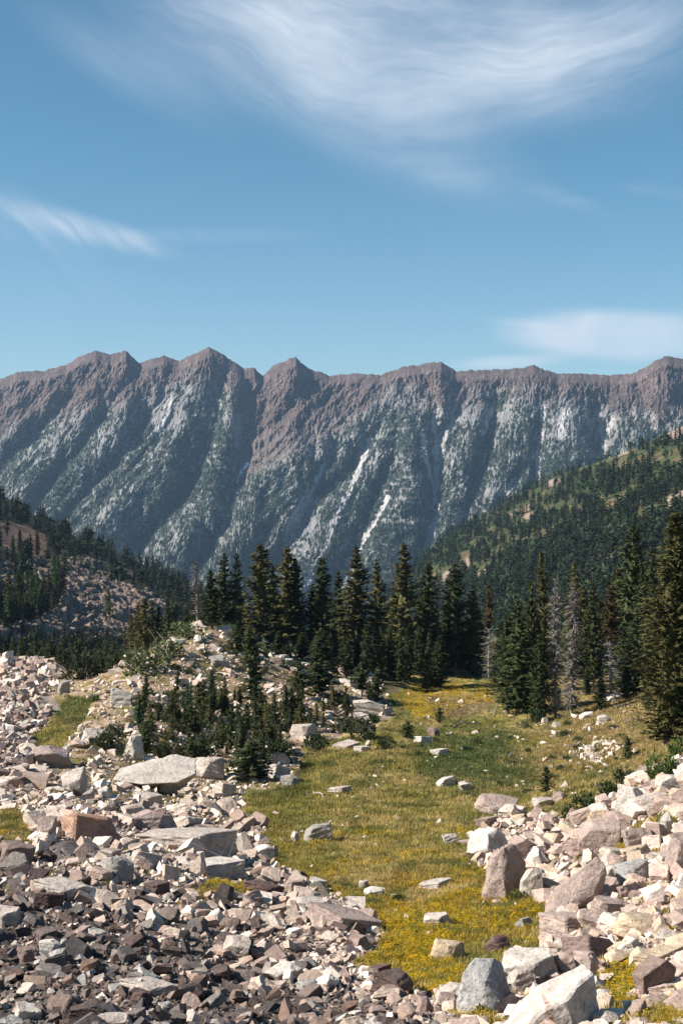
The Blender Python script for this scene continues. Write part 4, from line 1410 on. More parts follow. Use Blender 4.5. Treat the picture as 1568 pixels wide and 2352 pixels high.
def boulder(U, b, w, h, typ, c, label, tilt=(0, 0, 0), group=None, cat='boulder', var=None, dep=0.8):
    d = hit(U, b - 0.12 * h)[0]
    if not np.isfinite(d):
        d = 150.0
    Wm, Hm = w * d / F, h * d / F
    Dm = Wm * (0.7 if typ == 'slab' else 0.55 if typ == 'ledge' else dep)
    el = (b - HOR) / F
    Hz = max(Hm - Dm * el * 0.55, Hm * 0.55, Wm * 0.22)
    gz_ = float(ground_z(np.array([U]), np.array([d]))[0])
    me = HERO[typ][(random.randrange(9) if var is None else var) % len(HERO[typ])]
    hero = typ in ('ledge', 'lean', 'tower', 'huge', 'split')
    if hero:
        Hz = Hm * 0.8
    o = link('boulder', me)
    o.scale = (Wm * 1.06, Dm, Hz * 1.25)
    o.rotation_euler = (R(tilt[0]), R(tilt[1]), R(tilt[2]) + random.uniform(-.2, .2) * (not hero))
    if typ not in ('ledge', 'lean', 'tower', 'huge', 'split') and random.random() < 0.5:
        o.rotation_euler.z += math.pi
        o.rotation_euler.x *= -1
        o.rotation_euler.y *= -1
    o.location = ((U - U0) / F * d, d + Dm * 0.1, gz_ + Hz * (0.56 if hero else 0.36))
    k = random.uniform(.92, 1.08) * 0.86
    o.color = (c[0] * k * 1.03, c[1] * k * 0.99, c[2] * k * 0.95, 1)
    tag(o, label, cat, group)
    return o


BOULD = [
    (355, 1826, 178, 82, 'ledge', WHT, 'huge flat pale slab with a dark overhang in front of the young conifers', (0, 0, 0)),
    (480, 1790, 72, 52, 'block', PAL, 'pale block behind the right end of the huge flat slab'), (386, 1832, 40, 46, 'pyr', GRY, 'grey pointed rock leaning at the right front of the huge slab'),
    (338, 1852, 66, 32, 'slab', PAL, 'flat pale rock lying just below the huge slab'), (205, 1930, 150, 72, 'wedge', RUS, 'rust brown boulder with a pale left flank in the middle of the left rocks', (0, 12, 0)),
    (104, 1938, 48, 62, 'wedge', PNK, 'upright pinkish block left of the rust brown boulder'), (36, 1992, 92, 64, 'block', BRN, 'dark brown boulder at the left edge beside a green grass patch'),
    (430, 1965, 225, 58, 'slab', PAL, 'long pale slab with a shaded front in the left centre rocks', (-6, 3, 4)), (270, 2032, 68, 66, 'block', GRY, 'upright grey block with a dark right side', (0, 14, 20)),
    (490, 2018, 155, 50, 'slab', WHT, 'broad whitish slab with dry twigs on its right end', (-4, -4, 0)), (145, 2068, 135, 52, 'slab', PAL, 'rough pale slab above the purple pyramid rock', (0, 6, 0)),
    (115, 2095, 66, 54, 'pyr', MAR, 'purple brown pyramid shaped rock'), (18, 2135, 80, 58, 'round', PAL, 'pale boulder cut by the left edge above the dark rubble'),
    (217, 2165, 52, 36, 'round', WHT, 'small white rock alone on the brown rubble'), (117, 2192, 50, 36, 'round', WHT, 'white rock with a small pale stone on top of it'),
    (113, 2164, 24, 20, 'round', PAL, 'small pale stone perched on a white rock'), (63, 2212, 52, 42, 'block', BRN, 'brown cube shaped rock with a black right side'),
    (65, 2350, 58, 46, 'pyr', WHT, 'bright white rock in the dark rubble at the bottom left'), (158, 2344, 95, 68, 'wedge', BRN, 'tilted brown grey slab at the bottom left', (0, 35, 10)),
    (203, 2348, 86, 52, 'pyr', DRK, 'dark pointed rock with pale veins at the bottom left'), (345, 2292, 140, 48, 'slab', PAL, 'flat pale slab lying across the brown rubble', (-6, 3, 0)),
    (326, 2316, 56, 46, 'wedge', MAR, 'purple brown rock leaning on the flat pale slab'), (265, 2362, 82, 44, 'wedge', PAL, 'pale pinkish wedge at the bottom edge'),
    (728, 1940, 64, 48, 'round', GRY, 'solitary rounded boulder in the meadow with a dark front'), (678, 1936, 22, 26, 'wedge', PAL, 'small pale rock left of the solitary meadow boulder'),
    (605, 2064, 92, 42, 'slab', MAR, 'dark maroon slab at the upper rim of the left rocks', (0, 8, 0)), (676, 2054, 58, 38, 'wedge', PNK, 'pale pink wedge right of the dark maroon slab'),
    (652, 2254, 88, 48, 'block', WHT, 'white block in the lower middle of the rocks'), (545, 2205, 68, 58, 'block', PAL, 'pale cube shaped block in the lower middle'),
    (608, 2202, 46, 44, 'block', PAL, 'squarish pale block right of the pale cube shaped one'), (900, 2294, 98, 68, 'block', (0.12, 0.088, 0.08), 'dark brown boulder at the tip of the flowery grass'),
    (870, 2240, 58, 26, 'slab', MAR, 'dark flat rock behind the dark brown boulder'), (785, 2140, 180, 52, 'slab', PNK, 'broad pinkish slab dipping toward the meadow', (0, 14, 0)),
    (700, 2100, 90, 44, 'block', PAL, 'pale broken block above the broad pinkish slab'), (856, 2060, 44, 24, 'round', WHT, 'white rock pair lying in the meadow, right half'),
    (836, 2042, 24, 22, 'round', PAL, 'small pale rock above the white one in the meadow'), (1000, 2042, 74, 24, 'slab', WHT, 'long white rock sunk in the meadow', (0, -8, 0)),
    (1006, 2130, 64, 38, 'round', PAL, 'rounded pink rock at the edge of the yellow flowers'), (1026, 2214, 78, 62, 'round', TAN, 'rounded tan boulder at the edge of the yellow flowers'),
    (1120, 1978, 100, 74, 'wedge', WHT, 'big white tilted slab at the left rim of the right boulder field', (0, -25, 0)), (1150, 2078, 110, 128, 'tower', PNK, 'tallest grey brown boulder with a craggy dark right face'),
    (1220, 2066, 54, 72, 'wedge', PAL, 'white rock with a black hollow right of the tallest boulder'), (1318, 2104, 140, 128, 'lean', PNK, 'big pinkish leaning slab in the right boulder field', (0, 0, 0)),
    (1380, 1968, 104, 88, 'block', PNK, 'large brown block with a dark right side high in the right field', (0, -12, -25)), (1279, 1942, 40, 34, 'block', DRK, 'dark grey block among pale ones in the right field'),
    (1204, 1990, 72, 68, 'pyr', PNK, 'pinkish pointed rock behind the tallest boulder'), (1312, 2150, 145, 62, 'slab', PNK, 'flat greyish pink bedrock under the leaning slab', (-4, 0, 0)),
    (1352, 2214, 124, 70, 'slab', BRN, 'smooth brownish slab below the leaning slab', (-18, 6, 0)), (1393, 2036, 52, 48, 'round', WHT, 'smooth white stone beside the leaning slab'),
    (1455, 2038, 84, 62, 'block', BLG, 'bluish grey block with a hollow shaded front'), (1478, 2152, 146, 62, 'round', TAN, 'large tan flat topped boulder near the right edge', (0, 4, 0)),
    (1390, 2064, 80, 34, 'block', TAN, 'cream coloured block right of the leaning slab'), (1400, 2110, 90, 52, 'block', PNK, 'mottled pink block under the cream coloured one'),
    (1222, 2268, 132, 98, 'round', WHT, 'big rounded white boulder with a dark hollow beneath'), (1196, 2286, 66, 66, 'round', PAL, 'pale stone below the big rounded white boulder'),
    (1118, 2342, 124, 132, 'split', BLG, 'grey and white split boulder at the lower middle right'), (1042, 2320, 84, 66, 'wedge', PAL, 'pale sloping rock left of the grey and white split boulder'),
    (1296, 2247, 54, 58, 'block', PNK, 'brownish cube with a dark front, left of the pair'), (1346, 2248, 62, 66, 'block', PNK, 'brownish cube with a lit front, right of the pair'),
    (1288, 2197, 84, 40, 'slab', WHT, 'white slab sloping down to the yellow flowers'), (1270, 2392, 196, 140, 'huge', WHT, 'huge white foreground boulder with a rust streak at the bottom'),
    (1384, 2314, 50, 42, 'round', WHT, 'round white stone right of the huge foreground boulder'), (1390, 2362, 62, 44, 'round', PAL, 'pale stone with a black front at the bottom edge'),
    (1502, 2302, 92, 104, 'pyr', BRN, 'craggy brown boulder near the lower right corner'), (1515, 2220, 120, 46, 'slab', TAN, 'ribbed tan slab at the right edge', (0, -14, 0)),
    (1508, 1996, 52, 38, 'block', PAL, 'pale block right of the bluish grey hollow block'), (1570, 2012, 86, 96, 'block', PNK, 'large pinkish boulder cut by the right edge'),
    (1532, 1923, 32, 56, 'block', WHT, 'white upright block among bushes near the right edge'), (1146, 2194, 66, 46, 'wedge', MAR, 'dark maroon rock among the yellow flowers'),
    (1204, 2135, 46, 32, 'wedge', BLG, 'bluish white rock in the flowers below the olive bush'), (1414, 1986, 78, 42, 'block', PAL, 'pale block above the bluish grey one'),
    (1466, 1955, 76, 58, 'wedge', PNK, 'grey pink rock below the brown block at the upper right'), (1138, 1872, 96, 50, 'wedge', PNK, 'pink grey wedge boulder alone on the far side of the meadow', (0, 10, 0)),
    (1245, 1855, 50, 26, 'block', PAL, 'pale block below the lone small conifer'), (1284, 1844, 34, 26, 'block', PNK, 'pinkish block right of the lone small conifer'),
    (1445, 1874, 64, 70, 'block', WHT, 'tall white block at the top of the right boulder field'), (1502, 1870, 84, 52, 'block', PAL, 'pale mottled block at the top of the right field'),
    (1554, 1782, 44, 40, 'round', PNK, 'rounded pink boulder at the right edge above the others'), (1540, 1820, 66, 42, 'block', PAL, 'pale pinkish boulder under the rounded one at the right edge'),
    (1408, 1613, 54, 24, 'round', WHT, 'smooth white boulder under the trees at the right'), (1262, 1907, 48, 36, 'block', PNK, 'pinkish block at the upper rim of the right field'),
    (1345, 1652, 32, 16, 'round', WHT, 'white stone on the grass left below the smooth white boulder'), (1388, 1663, 30, 20, 'round', PAL, 'pinkish stone on the grass below the smooth white boulder'),
    (1276, 1672, 22, 14, 'wedge', WHT, 'small white stone on the grass below the grey dead pair'), (1034, 1941, 38, 28, 'wedge', WHT, 'white block in the meadow left of the right boulder field'),
    (1075, 1944, 50, 18, 'slab', PNK, 'flat pink rock beside the white block in the meadow'), (1022, 1808, 42, 24, 'round', WHT, 'white double rock in the dark green part of the meadow'),
    (1070, 1819, 34, 26, 'wedge', PAL, 'grey white pointed rock right of the white double rock'), (850, 1645, 78, 40, 'wedge', WHT, 'white topped boulder with a shaded right face at the top of the meadow'),
    (820, 1660, 60, 26, 'block', PAL, 'broken pale rocks under the white topped boulder'), (694, 1698, 66, 38, 'round', PAL, 'pale dome shaped boulder right of the thicket'),
    (640, 1756, 54, 30, 'wedge', WHT, 'upper part of the white rock outcrop under the juniper hump'), (636, 1790, 58, 38, 'block', WHT, 'lower part of the white rock outcrop under the juniper hump'),
    (668, 1809, 42, 30, 'round', GRY, 'grey rounded rock at the lower end of the white outcrop'), (795, 1720, 62, 18, 'slab', PAL, 'flat pale rock on the upper meadow'),
    (832, 1728, 40, 16, 'slab', WHT, 'flat white rock right of the flat pale one on the upper meadow'), (780, 1821, 54, 14, 'slab', PAL, 'long thin pale stone like a log in the meadow'),
    (1008, 1735, 42, 16, 'slab', WHT, 'curved white stone in the upper meadow'), (994, 1693, 30, 22, 'block', BRN, 'dark brown rock below the bare tan patch'),
    (970, 1708, 42, 18, 'slab', WHT, 'white stones left of the dark brown rock'), (282, 1626, 56, 42, 'wedge', WHT, 'white boulder split by cracks behind the tiny conifer', (0, 15, 0)),
    (210, 1714, 50, 42, 'wedge', PAL, 'pale sloping rock left of the dark scrub'), (503, 1531, 50, 26, 'block', GRY, 'grey boulder pair in the middle of the mound'),
    (146, 1518, 28, 34, 'round', GRY, 'grey standing boulder above the far left heap'), (119, 1765, 88, 54, 'wedge', PNK, 'purple grey wedge beside the grassy gully'),
    (308, 1748, 46, 58, 'wedge', WHT, 'steep white angular rock left of the young conifers'), (168, 1824, 64, 54, 'wedge', PAL, 'pinkish pale slab in the left slope', (0, -20, 0)),
    (241, 1836, 32, 30, 'block', WHT, 'small white cube left below the huge slab'), (514, 1832, 56, 38, 'block', PAL, 'pale block at the left rim of the meadow'),
    (335, 1908, 74, 50, 'wedge', PNK, 'pinkish block right of the rust brown boulder', (0, 8, 0)), (375, 1914, 64, 46, 'wedge', PAL, 'pale angular block above the long pale slab'),
    (1060, 1552, 40, 36, 'round', WHT, 'white boulder in the deep shade at the foot of the belt'), (1138, 1548, 26, 22, 'round', WHT, 'white rock between the dark trees right of the flower patch'),
    (634, 1530, 34, 20, 'block', BRN, 'dark boulder between the two dark trees on the mound'), (1475, 1560, 40, 44, 'block', TAN, 'tan boulder behind the right edge tree'),
]
for row in BOULD:
    U, b, w, h, ty, c, lab = row[:7]
    boulder(U, b, w, h, ty, c, lab, row[7] if len(row) > 7 else (random.uniform(-10, 10), random.uniform(-10, 10), 0))
# rust streak on the front of the huge foreground boulder
M_rust = M_rock.copy()
M_rust.name = 'boulder_stone_rust'
t_ = M_rust.node_tree
q_ = G(t_)
bs = [n for n in t_.nodes if n.type == 'BSDF_PRINCIPLED'][0]
src = bs.inputs['Base Color'].links[0].from_socket
oc = q_.n('ShaderNodeTexCoord').outputs['Object']
s3 = q_.n('ShaderNodeSeparateXYZ')
t_.links.new(oc, s3.inputs[0])
wob = q_.m('MULTIPLY', q_.m('SUBTRACT', q_.noise(oc, 9, 4), 0.5), 0.12)
ax = q_.m('ABSOLUTE', q_.m('ADD', q_.m('ADD', s3.outputs[0], 0.08), wob))
k1 = q_.m('MULTIPLY', q_.rng(ax, 0.015, 0.045, 1, 0, True), q_.rng(s3.outputs[2], 0.16, 0.22, 1, 0, True))
k1 = q_.m('MULTIPLY', k1, q_.rng(q_.noise(oc, 14, 4), 0.35, 0.6, 0.2, 0.9))
t_.links.new(q_.mix(k1, src, (0.22, 0.085, 0.04, 1)), bs.inputs['Base Color'])
HERO['huge'][0].materials.clear()
HERO['huge'][0].materials.append(M_rust)
# loose blocks on the rocky slope at the left
NR = 1200
ci = rng.random(NR * 4) * (LU.shape[0] - 2)
cj = rng.random(NR * 4) * (LU.shape[1] - 2)
rk_, rd_, ba_ = l_rock(bilin(LU, ci, cj), bilin(LV, ci, cj))
kk = (rk_ | (ba_ & (rng.random(len(ci)) < 0.5))) & (rng.random(len(ci)) < 0.8)
HB = (ci[kk][:NR], cj[kk][:NR])
PAL_DARK = np.array([(.115, .08, .072), (.15, .112, .1), (.19, .148, .13), (.085, .066, .062), (.24, .175, .14), (.15, .13, .125), (.3, .26, .23), (.46, .43, .39), (.1, .085, .085), (.2, .13, .1)])
PAL_PALE = np.array([(.38, .325, .29), (.44, .39, .35), (.33, .27, .24), (.52, .48, .44), (.28, .225, .2), (.36, .29, .25), (.40, .35, .31), (.24, .19, .175), (.56, .53, .5)])
PAL_RGHT = np.array([(.42, .36, .32), (.50, .45, .41), (.36, .29, .26), (.56, .53, .49), (.30, .24, .22), (.44, .37, .29), (.40, .33, .3)])
PAL_WHIT = np.array([(.52, .49, .45), (.60, .57, .53), (.44, .39, .35), (.40, .34, .30), (.48, .42, .36)])
PROT = []
for i in range(36):
    bm = poly_rock(500 + i, random.Random(i).randint(4, 9), .12, .5)
    bmesh.ops.triangulate(bm, faces=bm.faces[:])
    bm.verts.ensure_lookup_table()
    PROT.append((np.array([v.co[:] for v in bm.verts]), np.array([[v.index for v in f.verts] for f in bm.faces])))
    bm.free()
LTAL = [(0, 1740), (90, 1760), (200, 1800), (300, 1850), (420, 1850), (540, 1840), (560, 1890), (610, 1910), (630, 1985), (690, 2010), (770, 2050), (835, 2090), (885, 2150),
        (830, 2200), (860, 2250), (940, 2265), (1020, 2290), (1060, 2352), (1060, 2420), (-60, 2420), (-60, 1740)]
RTAL = [(1085, 1935), (1120, 1885), (1190, 1880), (1260, 1850), (1300, 1880), (1400, 1830), (1470, 1785), (1530, 1760), (1640, 1740), (1640, 2420), (1060, 2420), (1010, 2300), (1070, 2255), (1250, 2180), (1250, 2080),
        (1120, 2080), (1090, 1990)]
ALLG = [GULLY, LEFTG, TUFT1, RG1, RG2, RG3]
st = {k: [] for k in ('pos', 'px', 'd', 'col', 'reg', 'flat')}


def strew(poly, N, lo, hi, al, pal, reg, flat=0.75, thin=None, dark=None, mcap=2.6):
    us = np.array([p[0] for p in poly])
    vs = np.array([p[1] for p in poly])
    U = rng.uniform(us.min(), us.max(), N * 2)
    V_ = rng.uniform(vs.min(), vs.max(), N * 2)
    ju, jv = jit(U, V_)
    k = inpoly(ju, jv, poly)
    for gp in ALLG:
        k &= ~(inpoly(ju, jv, gp) & (rng.random(len(U)) < 0.96))
    if reg not in ('meadow', 'slope'):
        k &= ~(inpoly(ju, jv, MEADOW) & (rng.random(len(U)) < 0.97))
    if thin is not None:
        k &= rng.random(len(U)) < thin(U, V_)
    U, V_ = U[k][:N], V_[k][:N]
    d = hit(U, V_)
    ok = np.isfinite(d)
    U, V_, d = U[ok], V_[ok], d[ok]
    q = rng.random(len(U))
    px = (lo ** -al - q * (lo ** -al - hi ** -al)) ** (-1 / al)
    px = np.minimum(px, mcap * F / d)
    z = ground_z(U, d)
    ci = rng.integers(0, len(pal), len(U))
    c = pal[ci] * 1.02 * np.array((1.08, 0.985, 0.905)) * rng.uniform(.8, 1.18, (len(U), 1))
    if dark is not None:
        p = dark(U, V_)
        kk = rng.random(len(U)) < p
        c[kk] = 0.74 * PAL_DARK[rng.integers(0, len(PAL_DARK), kk.sum())] * rng.uniform(.8, 1.2, (kk.sum(), 1))
    st['pos'].append(np.stack([(U - U0) / F * d, d, z], -1))
    st['px'].append(px)
    st['d'].append(d)
    st['col'].append(c)
    st['reg'] += [reg] * len(U)
    st['flat'].append(np.full(len(U), flat))


def darkp(U, V_):
    return np.clip(sstep(V_ + 0.42 * (500 - U) + 60 * fbm(U / 120., V_ / 60., 3), 2085, 2330) * 0.95 + 0.06 + 0.22 * sstep(fbm(U / 60., V_ / 30. + 7, 3), 0.1, 0.4), 0, 0.93)


strew(LTAL, 5000, 9, 64, 1.35, PAL_PALE, 'talus', 0.55, None, darkp)
strew(LTAL, 5500, 5, 14, 1.2, PAL_PALE, 'talus', 0.7, None, darkp)
strew(RTAL, 2100, 11, 72, 1.15, PAL_RGHT, 'field', 0.68)
strew(RTAL, 1800, 5, 16, 1.2, PAL_RGHT, 'field', 0.8, None, lambda U, V_: np.full(U.shape, .1))
strew(FARLEFT, 1500, 7, 26, 1.3, PAL_PALE, 'heap', 0.85, None, lambda U, V_: sstep(V_, 1590, 1700) * 0.45)
strew(MOUND, 3600, 5, 34, 1.25, PAL_WHIT, 'mound', 0.5, lambda U, V_: np.clip(0.55 + 0.9 * fbm(U / 60., V_ / 30., 3) + 0.5 * sstep(V_, 1740, 1830) * (U < 550), .08, 1))
strew(MOUND, 2600, 3, 7, 1.2, PAL_WHIT, 'mound', 0.5)
strew(MEADOW, 330, 3.5, 11, 1.2, PAL_WHIT, 'meadow', 0.5)
strew(MEADOW, 190, 5, 22, 1.6, PAL_WHIT, 'meadow', 0.5)
strew([(1180, 1640), (1480, 1600), (1480, 1740), (1300, 1830), (1150, 1800)], 150, 5, 20, 1.5, PAL_WHIT, 'slope', 0.5)
strew([(1310, 1740), (1340, 1715), (1400, 1695), (1430, 1730), (1380, 1755)], 70, 7, 22, 1.2, PAL_WHIT, 'slope', 0.6)
strew([(1630, 1745), (2150, 1700), (2150, 2650), (1630, 2420)], 1900, 11, 72, 1.15, PAL_RGHT, 'side', 0.68)
strew([(1630, 1745), (2150, 1700), (2150, 2650), (1630, 2420)], 1500, 5, 16, 1.2, PAL_RGHT, 'side', 0.8)
strew([(-480, 1740), (-50, 1740), (-50, 2430), (-480, 2600)], 3600, 8, 60, 1.35, PAL_PALE, 'side', 0.55, None, darkp)
strew([(-60, 2400), (1640, 2400), (1640, 2650), (-60, 2650)], 2600, 9, 60, 1.35, PAL_PALE, 'side', 0.6, None, darkp)
strew([(-480, 1510), (0, 1510), (0, 1790), (-480, 1750)], 1200, 7, 26, 1.3, PAL_PALE, 'side', 0.85)
POS, PX, DD, COL = np.concatenate(st['pos']), np.concatenate(st['px']), np.concatenate(st['d']), np.concatenate(st['col'])
REG, FLT = np.array(st['reg']), np.concatenate(st['flat'])
order = np.argsort(-PX * np.where(REG == 'side', 0.001, 1))
big_i, rest_i = order[:180], order[180:]
RLAB = {'talus': ('angular rock lying loose in the big rubble slope at the left', 'rocks of the left rubble slope'),
        'field': ('angular block in the boulder field at the right', 'blocks of the right boulder field'),
        'heap': ('grey angular rock in the far heap at the left edge', 'rocks of the far left heap'),
        'mound': ('pale flat stone on the mound', 'pale stones on the mound'),
        'meadow': ('pale stone lying in the grass of the meadow', 'pale stones in the meadow'),
        'slope': ('pale stone on the grassy slope under the right trees', 'pale stones on the grassy slope')}
for j in big_i:
    s = PX[j] * DD[j] / F
    o = link('rock', HERO[random.choice(('block', 'wedge', 'pyr', 'block', 'slab', 'round'))][random.randrange(3)])
    o.scale = (s * random.uniform(.9, 1.25), s * random.uniform(.7, 1.1), s * FLT[j] * random.uniform(.75, 1.1))
    o.rotation_euler = (random.uniform(-.45, .45), random.uniform(-.45, .45), random.random() * 6.28)
    o.location = POS[j] + np.array((0, 0, s * FLT[j] * .28))
    o.color = (*COL[j], 1)
    tag(o, RLAB[REG[j]][0], 'rock', RLAB[REG[j]][1])


def rot_mats(n, tilt):
    ax, ay, az = rng.normal(size=n) * tilt, rng.normal(size=n) * tilt, rng.random(n) * 6.28
    M = np.zeros((n, 3, 3))
    for i in range(n):
        M[i] = np.array(Euler((ax[i], ay[i], az[i])).to_matrix())
    return M


def strewn_mesh(name, idx, label):
    Vs, Fs, Cs, o = [], [], [], 0
    pt = rng.integers(0, len(PROT), len(idx))
    Mx = rot_mats(len(idx), 0.5)
    s = PX[idx] * DD[idx] / F
    sc = np.stack([s * rng.uniform(.85, 1.65, len(idx)), s * rng.uniform(.65, 1.15, len(idx)), s * FLT[idx] * rng.uniform(.65, 1.15, len(idx))], -1)
    pos = POS[idx] + np.stack([0 * s, 0 * s, s * FLT[idx] * rng.uniform(.1, .42, len(idx))], -1)
    for t, (tv, tf) in enumerate(PROT):
        k = np.where(pt == t)[0]
        if not len(k):
            continue
        v = np.einsum('nij,nvj->nvi', Mx[k], tv[None] * sc[k][:, None]) + pos[k][:, None]
        Vs.append(v.reshape(-1, 3))
        Fs.append((tf[None] + (np.arange(len(k)) * len(tv))[:, None, None] + o).reshape(-1, 3))
        Cs.append(np.repeat(COL[idx][k], len(tv), 0))
        o += len(k) * len(tv)
    tag(link(name, np_mesh(name, np.concatenate(Vs), np.concatenate(Fs), np.concatenate(Cs), M_rockv)), label, 'rubble', kind='stuff')


pb = np.stack([bilin(LX, *HB), bilin(LD, *HB), bilin(LZ, *HB)], -1)
sb = rng.uniform(.25, .55, len(pb)) * (1 + 3.0 * rng.random(len(pb)) ** 4)
scatter('hillside_rubble', PROT, rng.integers(0, len(PROT), len(pb)), pb, np.stack([sb * 1.2, sb, sb * .7], -1), rng.random(len(pb)) * 6.28,
        np.array((.26, .19, .15)) * rng.uniform(.55, 1.25, (len(pb), 1)), M_rockv, 'greyish pink rubble on the rocky slope at the left', 'rubble')
strewn_mesh('rubble', rest_i, 'loose smaller rubble covering the slopes between the boulders')

# ------------------------------------------------------------------ grass and flowers
def tuft(seed, nb, spread, wid, flower=False):
    r = np.random.default_rng(seed)
    vs = []
    for i in range(nb):
        a = r.random() * 6.28
        p = np.array((r.normal() * spread, r.normal() * spread, -0.05))
        q = np.array((math.cos(a), math.sin(a), 0))
        sd = np.array((-math.sin(a), math.cos(a), 0)) * wid * r.uniform(.6, 1.3)
        h = r.uniform(.5, 1.0)
        vs += [p - sd, p + sd, p + q * h * r.uniform(.1, .6) + np.array((0, 0, h))]
        if flower:
            c = p + np.array((0, 0, h)) + r.normal(size=3) * .06
            e, f_ = np.array((.16, 0, .03)), np.array((0, .16, .03))
            vs += [c - e, c + e, c + f_]
    vs = np.array(vs)
    return vs, np.arange(len(vs)).reshape(-1, 3)


GT = [tuft(i, 7, .35, .075) for i in range(6)]
FT = [tuft(20 + i, 6, .3, .07, True) for i in range(4)]
gU, gV = [], []
for poly, N in [(MEADOW, 92000), (GULLY, 2500), (LEFTG, 1800), (TUFT1, 1500), (RG1, 3500), (RG2, 2500), (RG3, 1500)]:
    us, vs = np.array([p[0] for p in poly]), np.array([p[1] for p in poly])
    U, V_ = rng.uniform(us.min() - 15, us.max() + 15, N * 2), rng.uniform(vs.min() - 10, vs.max() + 10, N * 2)
    k = inpoly(*jit(U, V_), poly)
    gU.append(U[k][:N])
    gV.append(V_[k][:N])
N = 5000                                                   # thin tufts between the stones of the mound
U, V_ = rng.uniform(0, 900, N * 3), rng.uniform(1440, 1900, N * 3)
k = inpoly(U, V_, MOUND) & (fbm(U / 30., V_ / 14., 3) > 0.05)
gU.append(U[k][:N])
gV.append(V_[k][:N])
nm_ = len(U[k][:N])
for poly, N, th in ((LTAL, 3500, .2), (RTAL, 4500, .12)):
    us, vs = np.array([p_[0] for p_ in poly]), np.array([p_[1] for p_ in poly])
    U, V_ = rng.uniform(us.min(), us.max(), N * 6), rng.uniform(vs.min(), vs.max(), N * 6)
    k = inpoly(U, V_, poly) & (fbm(U / 45., V_ / 22., 3) > th) & ((V_ < 2080) | (U > 1000))
    gU.insert(0, U[k][:N])
    gV.insert(0, V_[k][:N])
gU, gV = np.concatenate(gU), np.concatenate(gV)
gd = hit(gU, gV)
ok = np.isfinite(gd)
mound_t = np.zeros(len(gU), bool)
mound_t[-nm_:] = True
gU, gV, gd, mound_t = gU[ok], gV[ok], gd[ok], mound_t[ok]
gx, gz = (gU - U0) / F * gd, ground_z(gU, gd)
gc = meadow_col(gU, gV, gx, gd) * rng.uniform(.75, 1.35, (len(gU), 1))
gc[mound_t] = np.array((.14, .125, .04)) * rng.uniform(.6, 1.4, (mound_t.sum(), 1))
ju, jv = jit(gU, gV)
fl = (inpoly(ju, jv, FLOWER) | inpoly(ju, jv, RG1) | inpoly(ju, jv, RG2) | inpoly(ju, jv, TUFT1) | inpoly(ju, jv, GOLD)) & (fbm(gx / 1.4, gd / 1.8, 3) + 0.8 * fbm(gx / 4.5, gd / 6., 3) > -0.02) & (rng.random(len(gU)) < .62)
fl |= inpoly(ju, jv, GOLD) & (rng.random(len(gU)) < .75)
fl |= (jv > 1900) & ~mound_t & (fbm(gx / 2.2 + 5, gd / 3., 3) > 0.16) & (rng.random(len(gU)) < .35)
gp = np.stack([gx, gd, gz], -1)
hs = rng.uniform(.09, .25, len(gU)) * np.clip(gd / 70, .75, 1.5)
b_ = ~fl
scatter('grass', GT, rng.integers(0, 6, b_.sum()), gp[b_], np.stack([hs[b_] * 1.25, hs[b_] * 1.25, hs[b_]], -1), rng.random(b_.sum()) * 6.28, gc[b_], M_grass,
        'straw and olive coloured grass of the alpine meadow', 'grass')
fc = np.array((.46, .29, .010)) * rng.uniform(.7, 1.25, (fl.sum(), 1))
gk = rng.random(fl.sum()) < .38
fc[gk] = np.array((.12, .13, .025)) * rng.uniform(.7, 1.3, (gk.sum(), 1))
scatter('flowers', FT, rng.integers(0, 4, fl.sum()), gp[fl], np.stack([hs[fl] * 1.15, hs[fl] * 1.15, hs[fl] * 1.15], -1), rng.random(fl.sum()) * 6.28, fc, M_grass,
        'bright yellow flowers carpeting the low end of the meadow', 'flowers')

# ------------------------------------------------------------------ dead wood on the ground
def log(U1, V1, U2, V2, r0, label, lift1=0.1, lift2=0.1, twigs=0, d=None, nm='fallen_log'):
    d1 = d or hit(U1, V1)[0]
    d2 = d or hit(U2, V2)[0]
    if not np.isfinite(d1):
        d1 = d2
    if not np.isfinite(d2):
        d2 = d1
    p1 = np.array(((U1 - U0) / F * d1, d1, (HOR - V1) / F * d1 + lift1))
    p2 = np.array(((U2 - U0) / F * d2, d2, (HOR - V2) / F * d2 + lift2))
    r = np.random.default_rng(int(U1 * 7 + V1))
    L = np.linalg.norm(p2 - p1)
    pts = [p1 + (p2 - p1) * t + r.normal(size=3) * .03 * L * (0 < t < 1) for t in np.linspace(0, 1, 6)]
    parts = [tube(pts, [r0 * (1 - .11 * i) for i in range(6)], 7)]
    for i in range(twigs):
        b = pts[1 + i % 5]
        q = (p2 - p1) / L * r.uniform(-.2, .6) + r.normal(size=3) * .5
        parts.append(tube([b, b + q * L * .16, b + q * L * .3 + np.array((0, 0, .05))], [r0 * .4, r0 * .25, r0 * .1], 5))
    v, f = merge(parts)
    o = link(nm, np_mesh(nm, v - p1, f, None, M_pale if nm == 'fallen_log' else M_dead, True))
    o.location = p1
    tag(o, label, 'log')


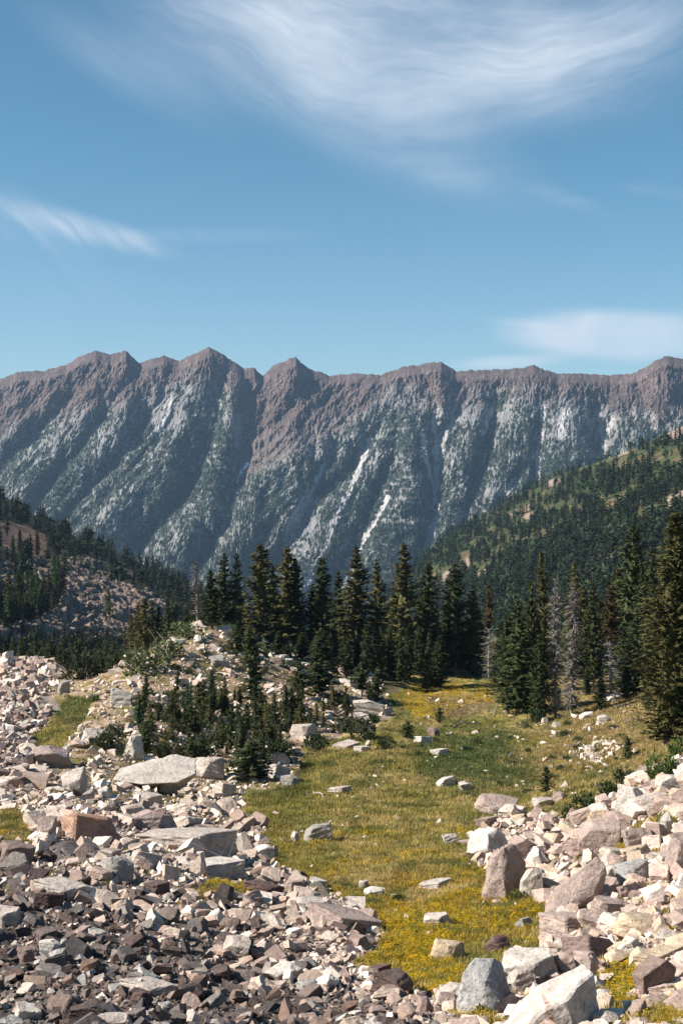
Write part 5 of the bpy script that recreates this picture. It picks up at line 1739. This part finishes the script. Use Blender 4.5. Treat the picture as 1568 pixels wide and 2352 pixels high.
log(1132, 1645, 1141, 1614, .07, 'pale bare pole leaning at the foot of the dark trees', 0, 0, 0, 138)
log(1184, 1640, 1216, 1634, .12, 'bleached log lying along the foot of the belt')
log(1040, 1672, 1100, 1664, .10, 'long pale log on the grass below the bare tan patch', .08, .08)
log(1158, 1692, 1186, 1686, .06, 'thin pale log on the grass at the right', .06, .06)
#log(1170, 1625, 1162, 1656, .05, 'thin dark broken snag beside the dark trees', 0, 1.2, 3)
log(370, 1560, 388, 1480, .10, 'bleached leaning dead stem on the mound flank', 0, .2, 4, 150)
log(395, 1540, 430, 1525, .16, 'grey fallen log on the left flank of the mound', .15, .2, 2)
log(352, 1690, 396, 1705, .07, 'bleached bent branch among the young conifers', .3, .3, 3)
log(360, 1468, 412, 1510, .06, 'bleached bare branch arching over the scrub', .9, .2, 4, 165)
log(340, 1462, 385, 1500, .05, 'second bleached branch behind the mound shoulder', .9, .2, 3, 168)
log(490, 1995, 540, 1985, .03, 'dry dead twigs lying on the whitish slab', .25, .2, 9, None, 'dead_branch')
log(720, 1822, 745, 1835, .07, 'small pale log at the left rim of the meadow', .08, .08)
log(700, 1830, 716, 1816, .05, 'dark short stick at the left rim of the meadow', .08, .08, 1, None, 'dead_branch')
log(410, 1878, 440, 1870, .05, 'short bleached stick among the pale rocks below the huge slab', .2, .2)

# ------------------------------------------------------------------ air
bm = bmesh.new()
bmesh.ops.create_cube(bm, size=1.0, matrix=Matrix.Translation((0, 4400, 60)) @ Matrix.Diagonal((14400, 9600, 970, 1)))
hz = bpy.data.meshes.new('haze')
bm.to_mesh(hz)
bm.free()
mh = bpy.data.materials.new('air')
mh.use_nodes = True
mh.node_tree.nodes.clear()
pv = mh.node_tree.nodes.new('ShaderNodeVolumePrincipled')
pv.inputs['Color'].default_value = (0.46, 0.70, 1.0, 1)
pv.inputs['Density'].default_value = 0.000036
pv.inputs['Anisotropy'].default_value = 0.2
om = mh.node_tree.nodes.new('ShaderNodeOutputMaterial')
mh.node_tree.links.new(pv.outputs[0], om.inputs['Volume'])
hz.materials.append(mh)
tag(link('haze', hz), 'thin blue mountain air in front of the far ridge', 'haze', kind='stuff')
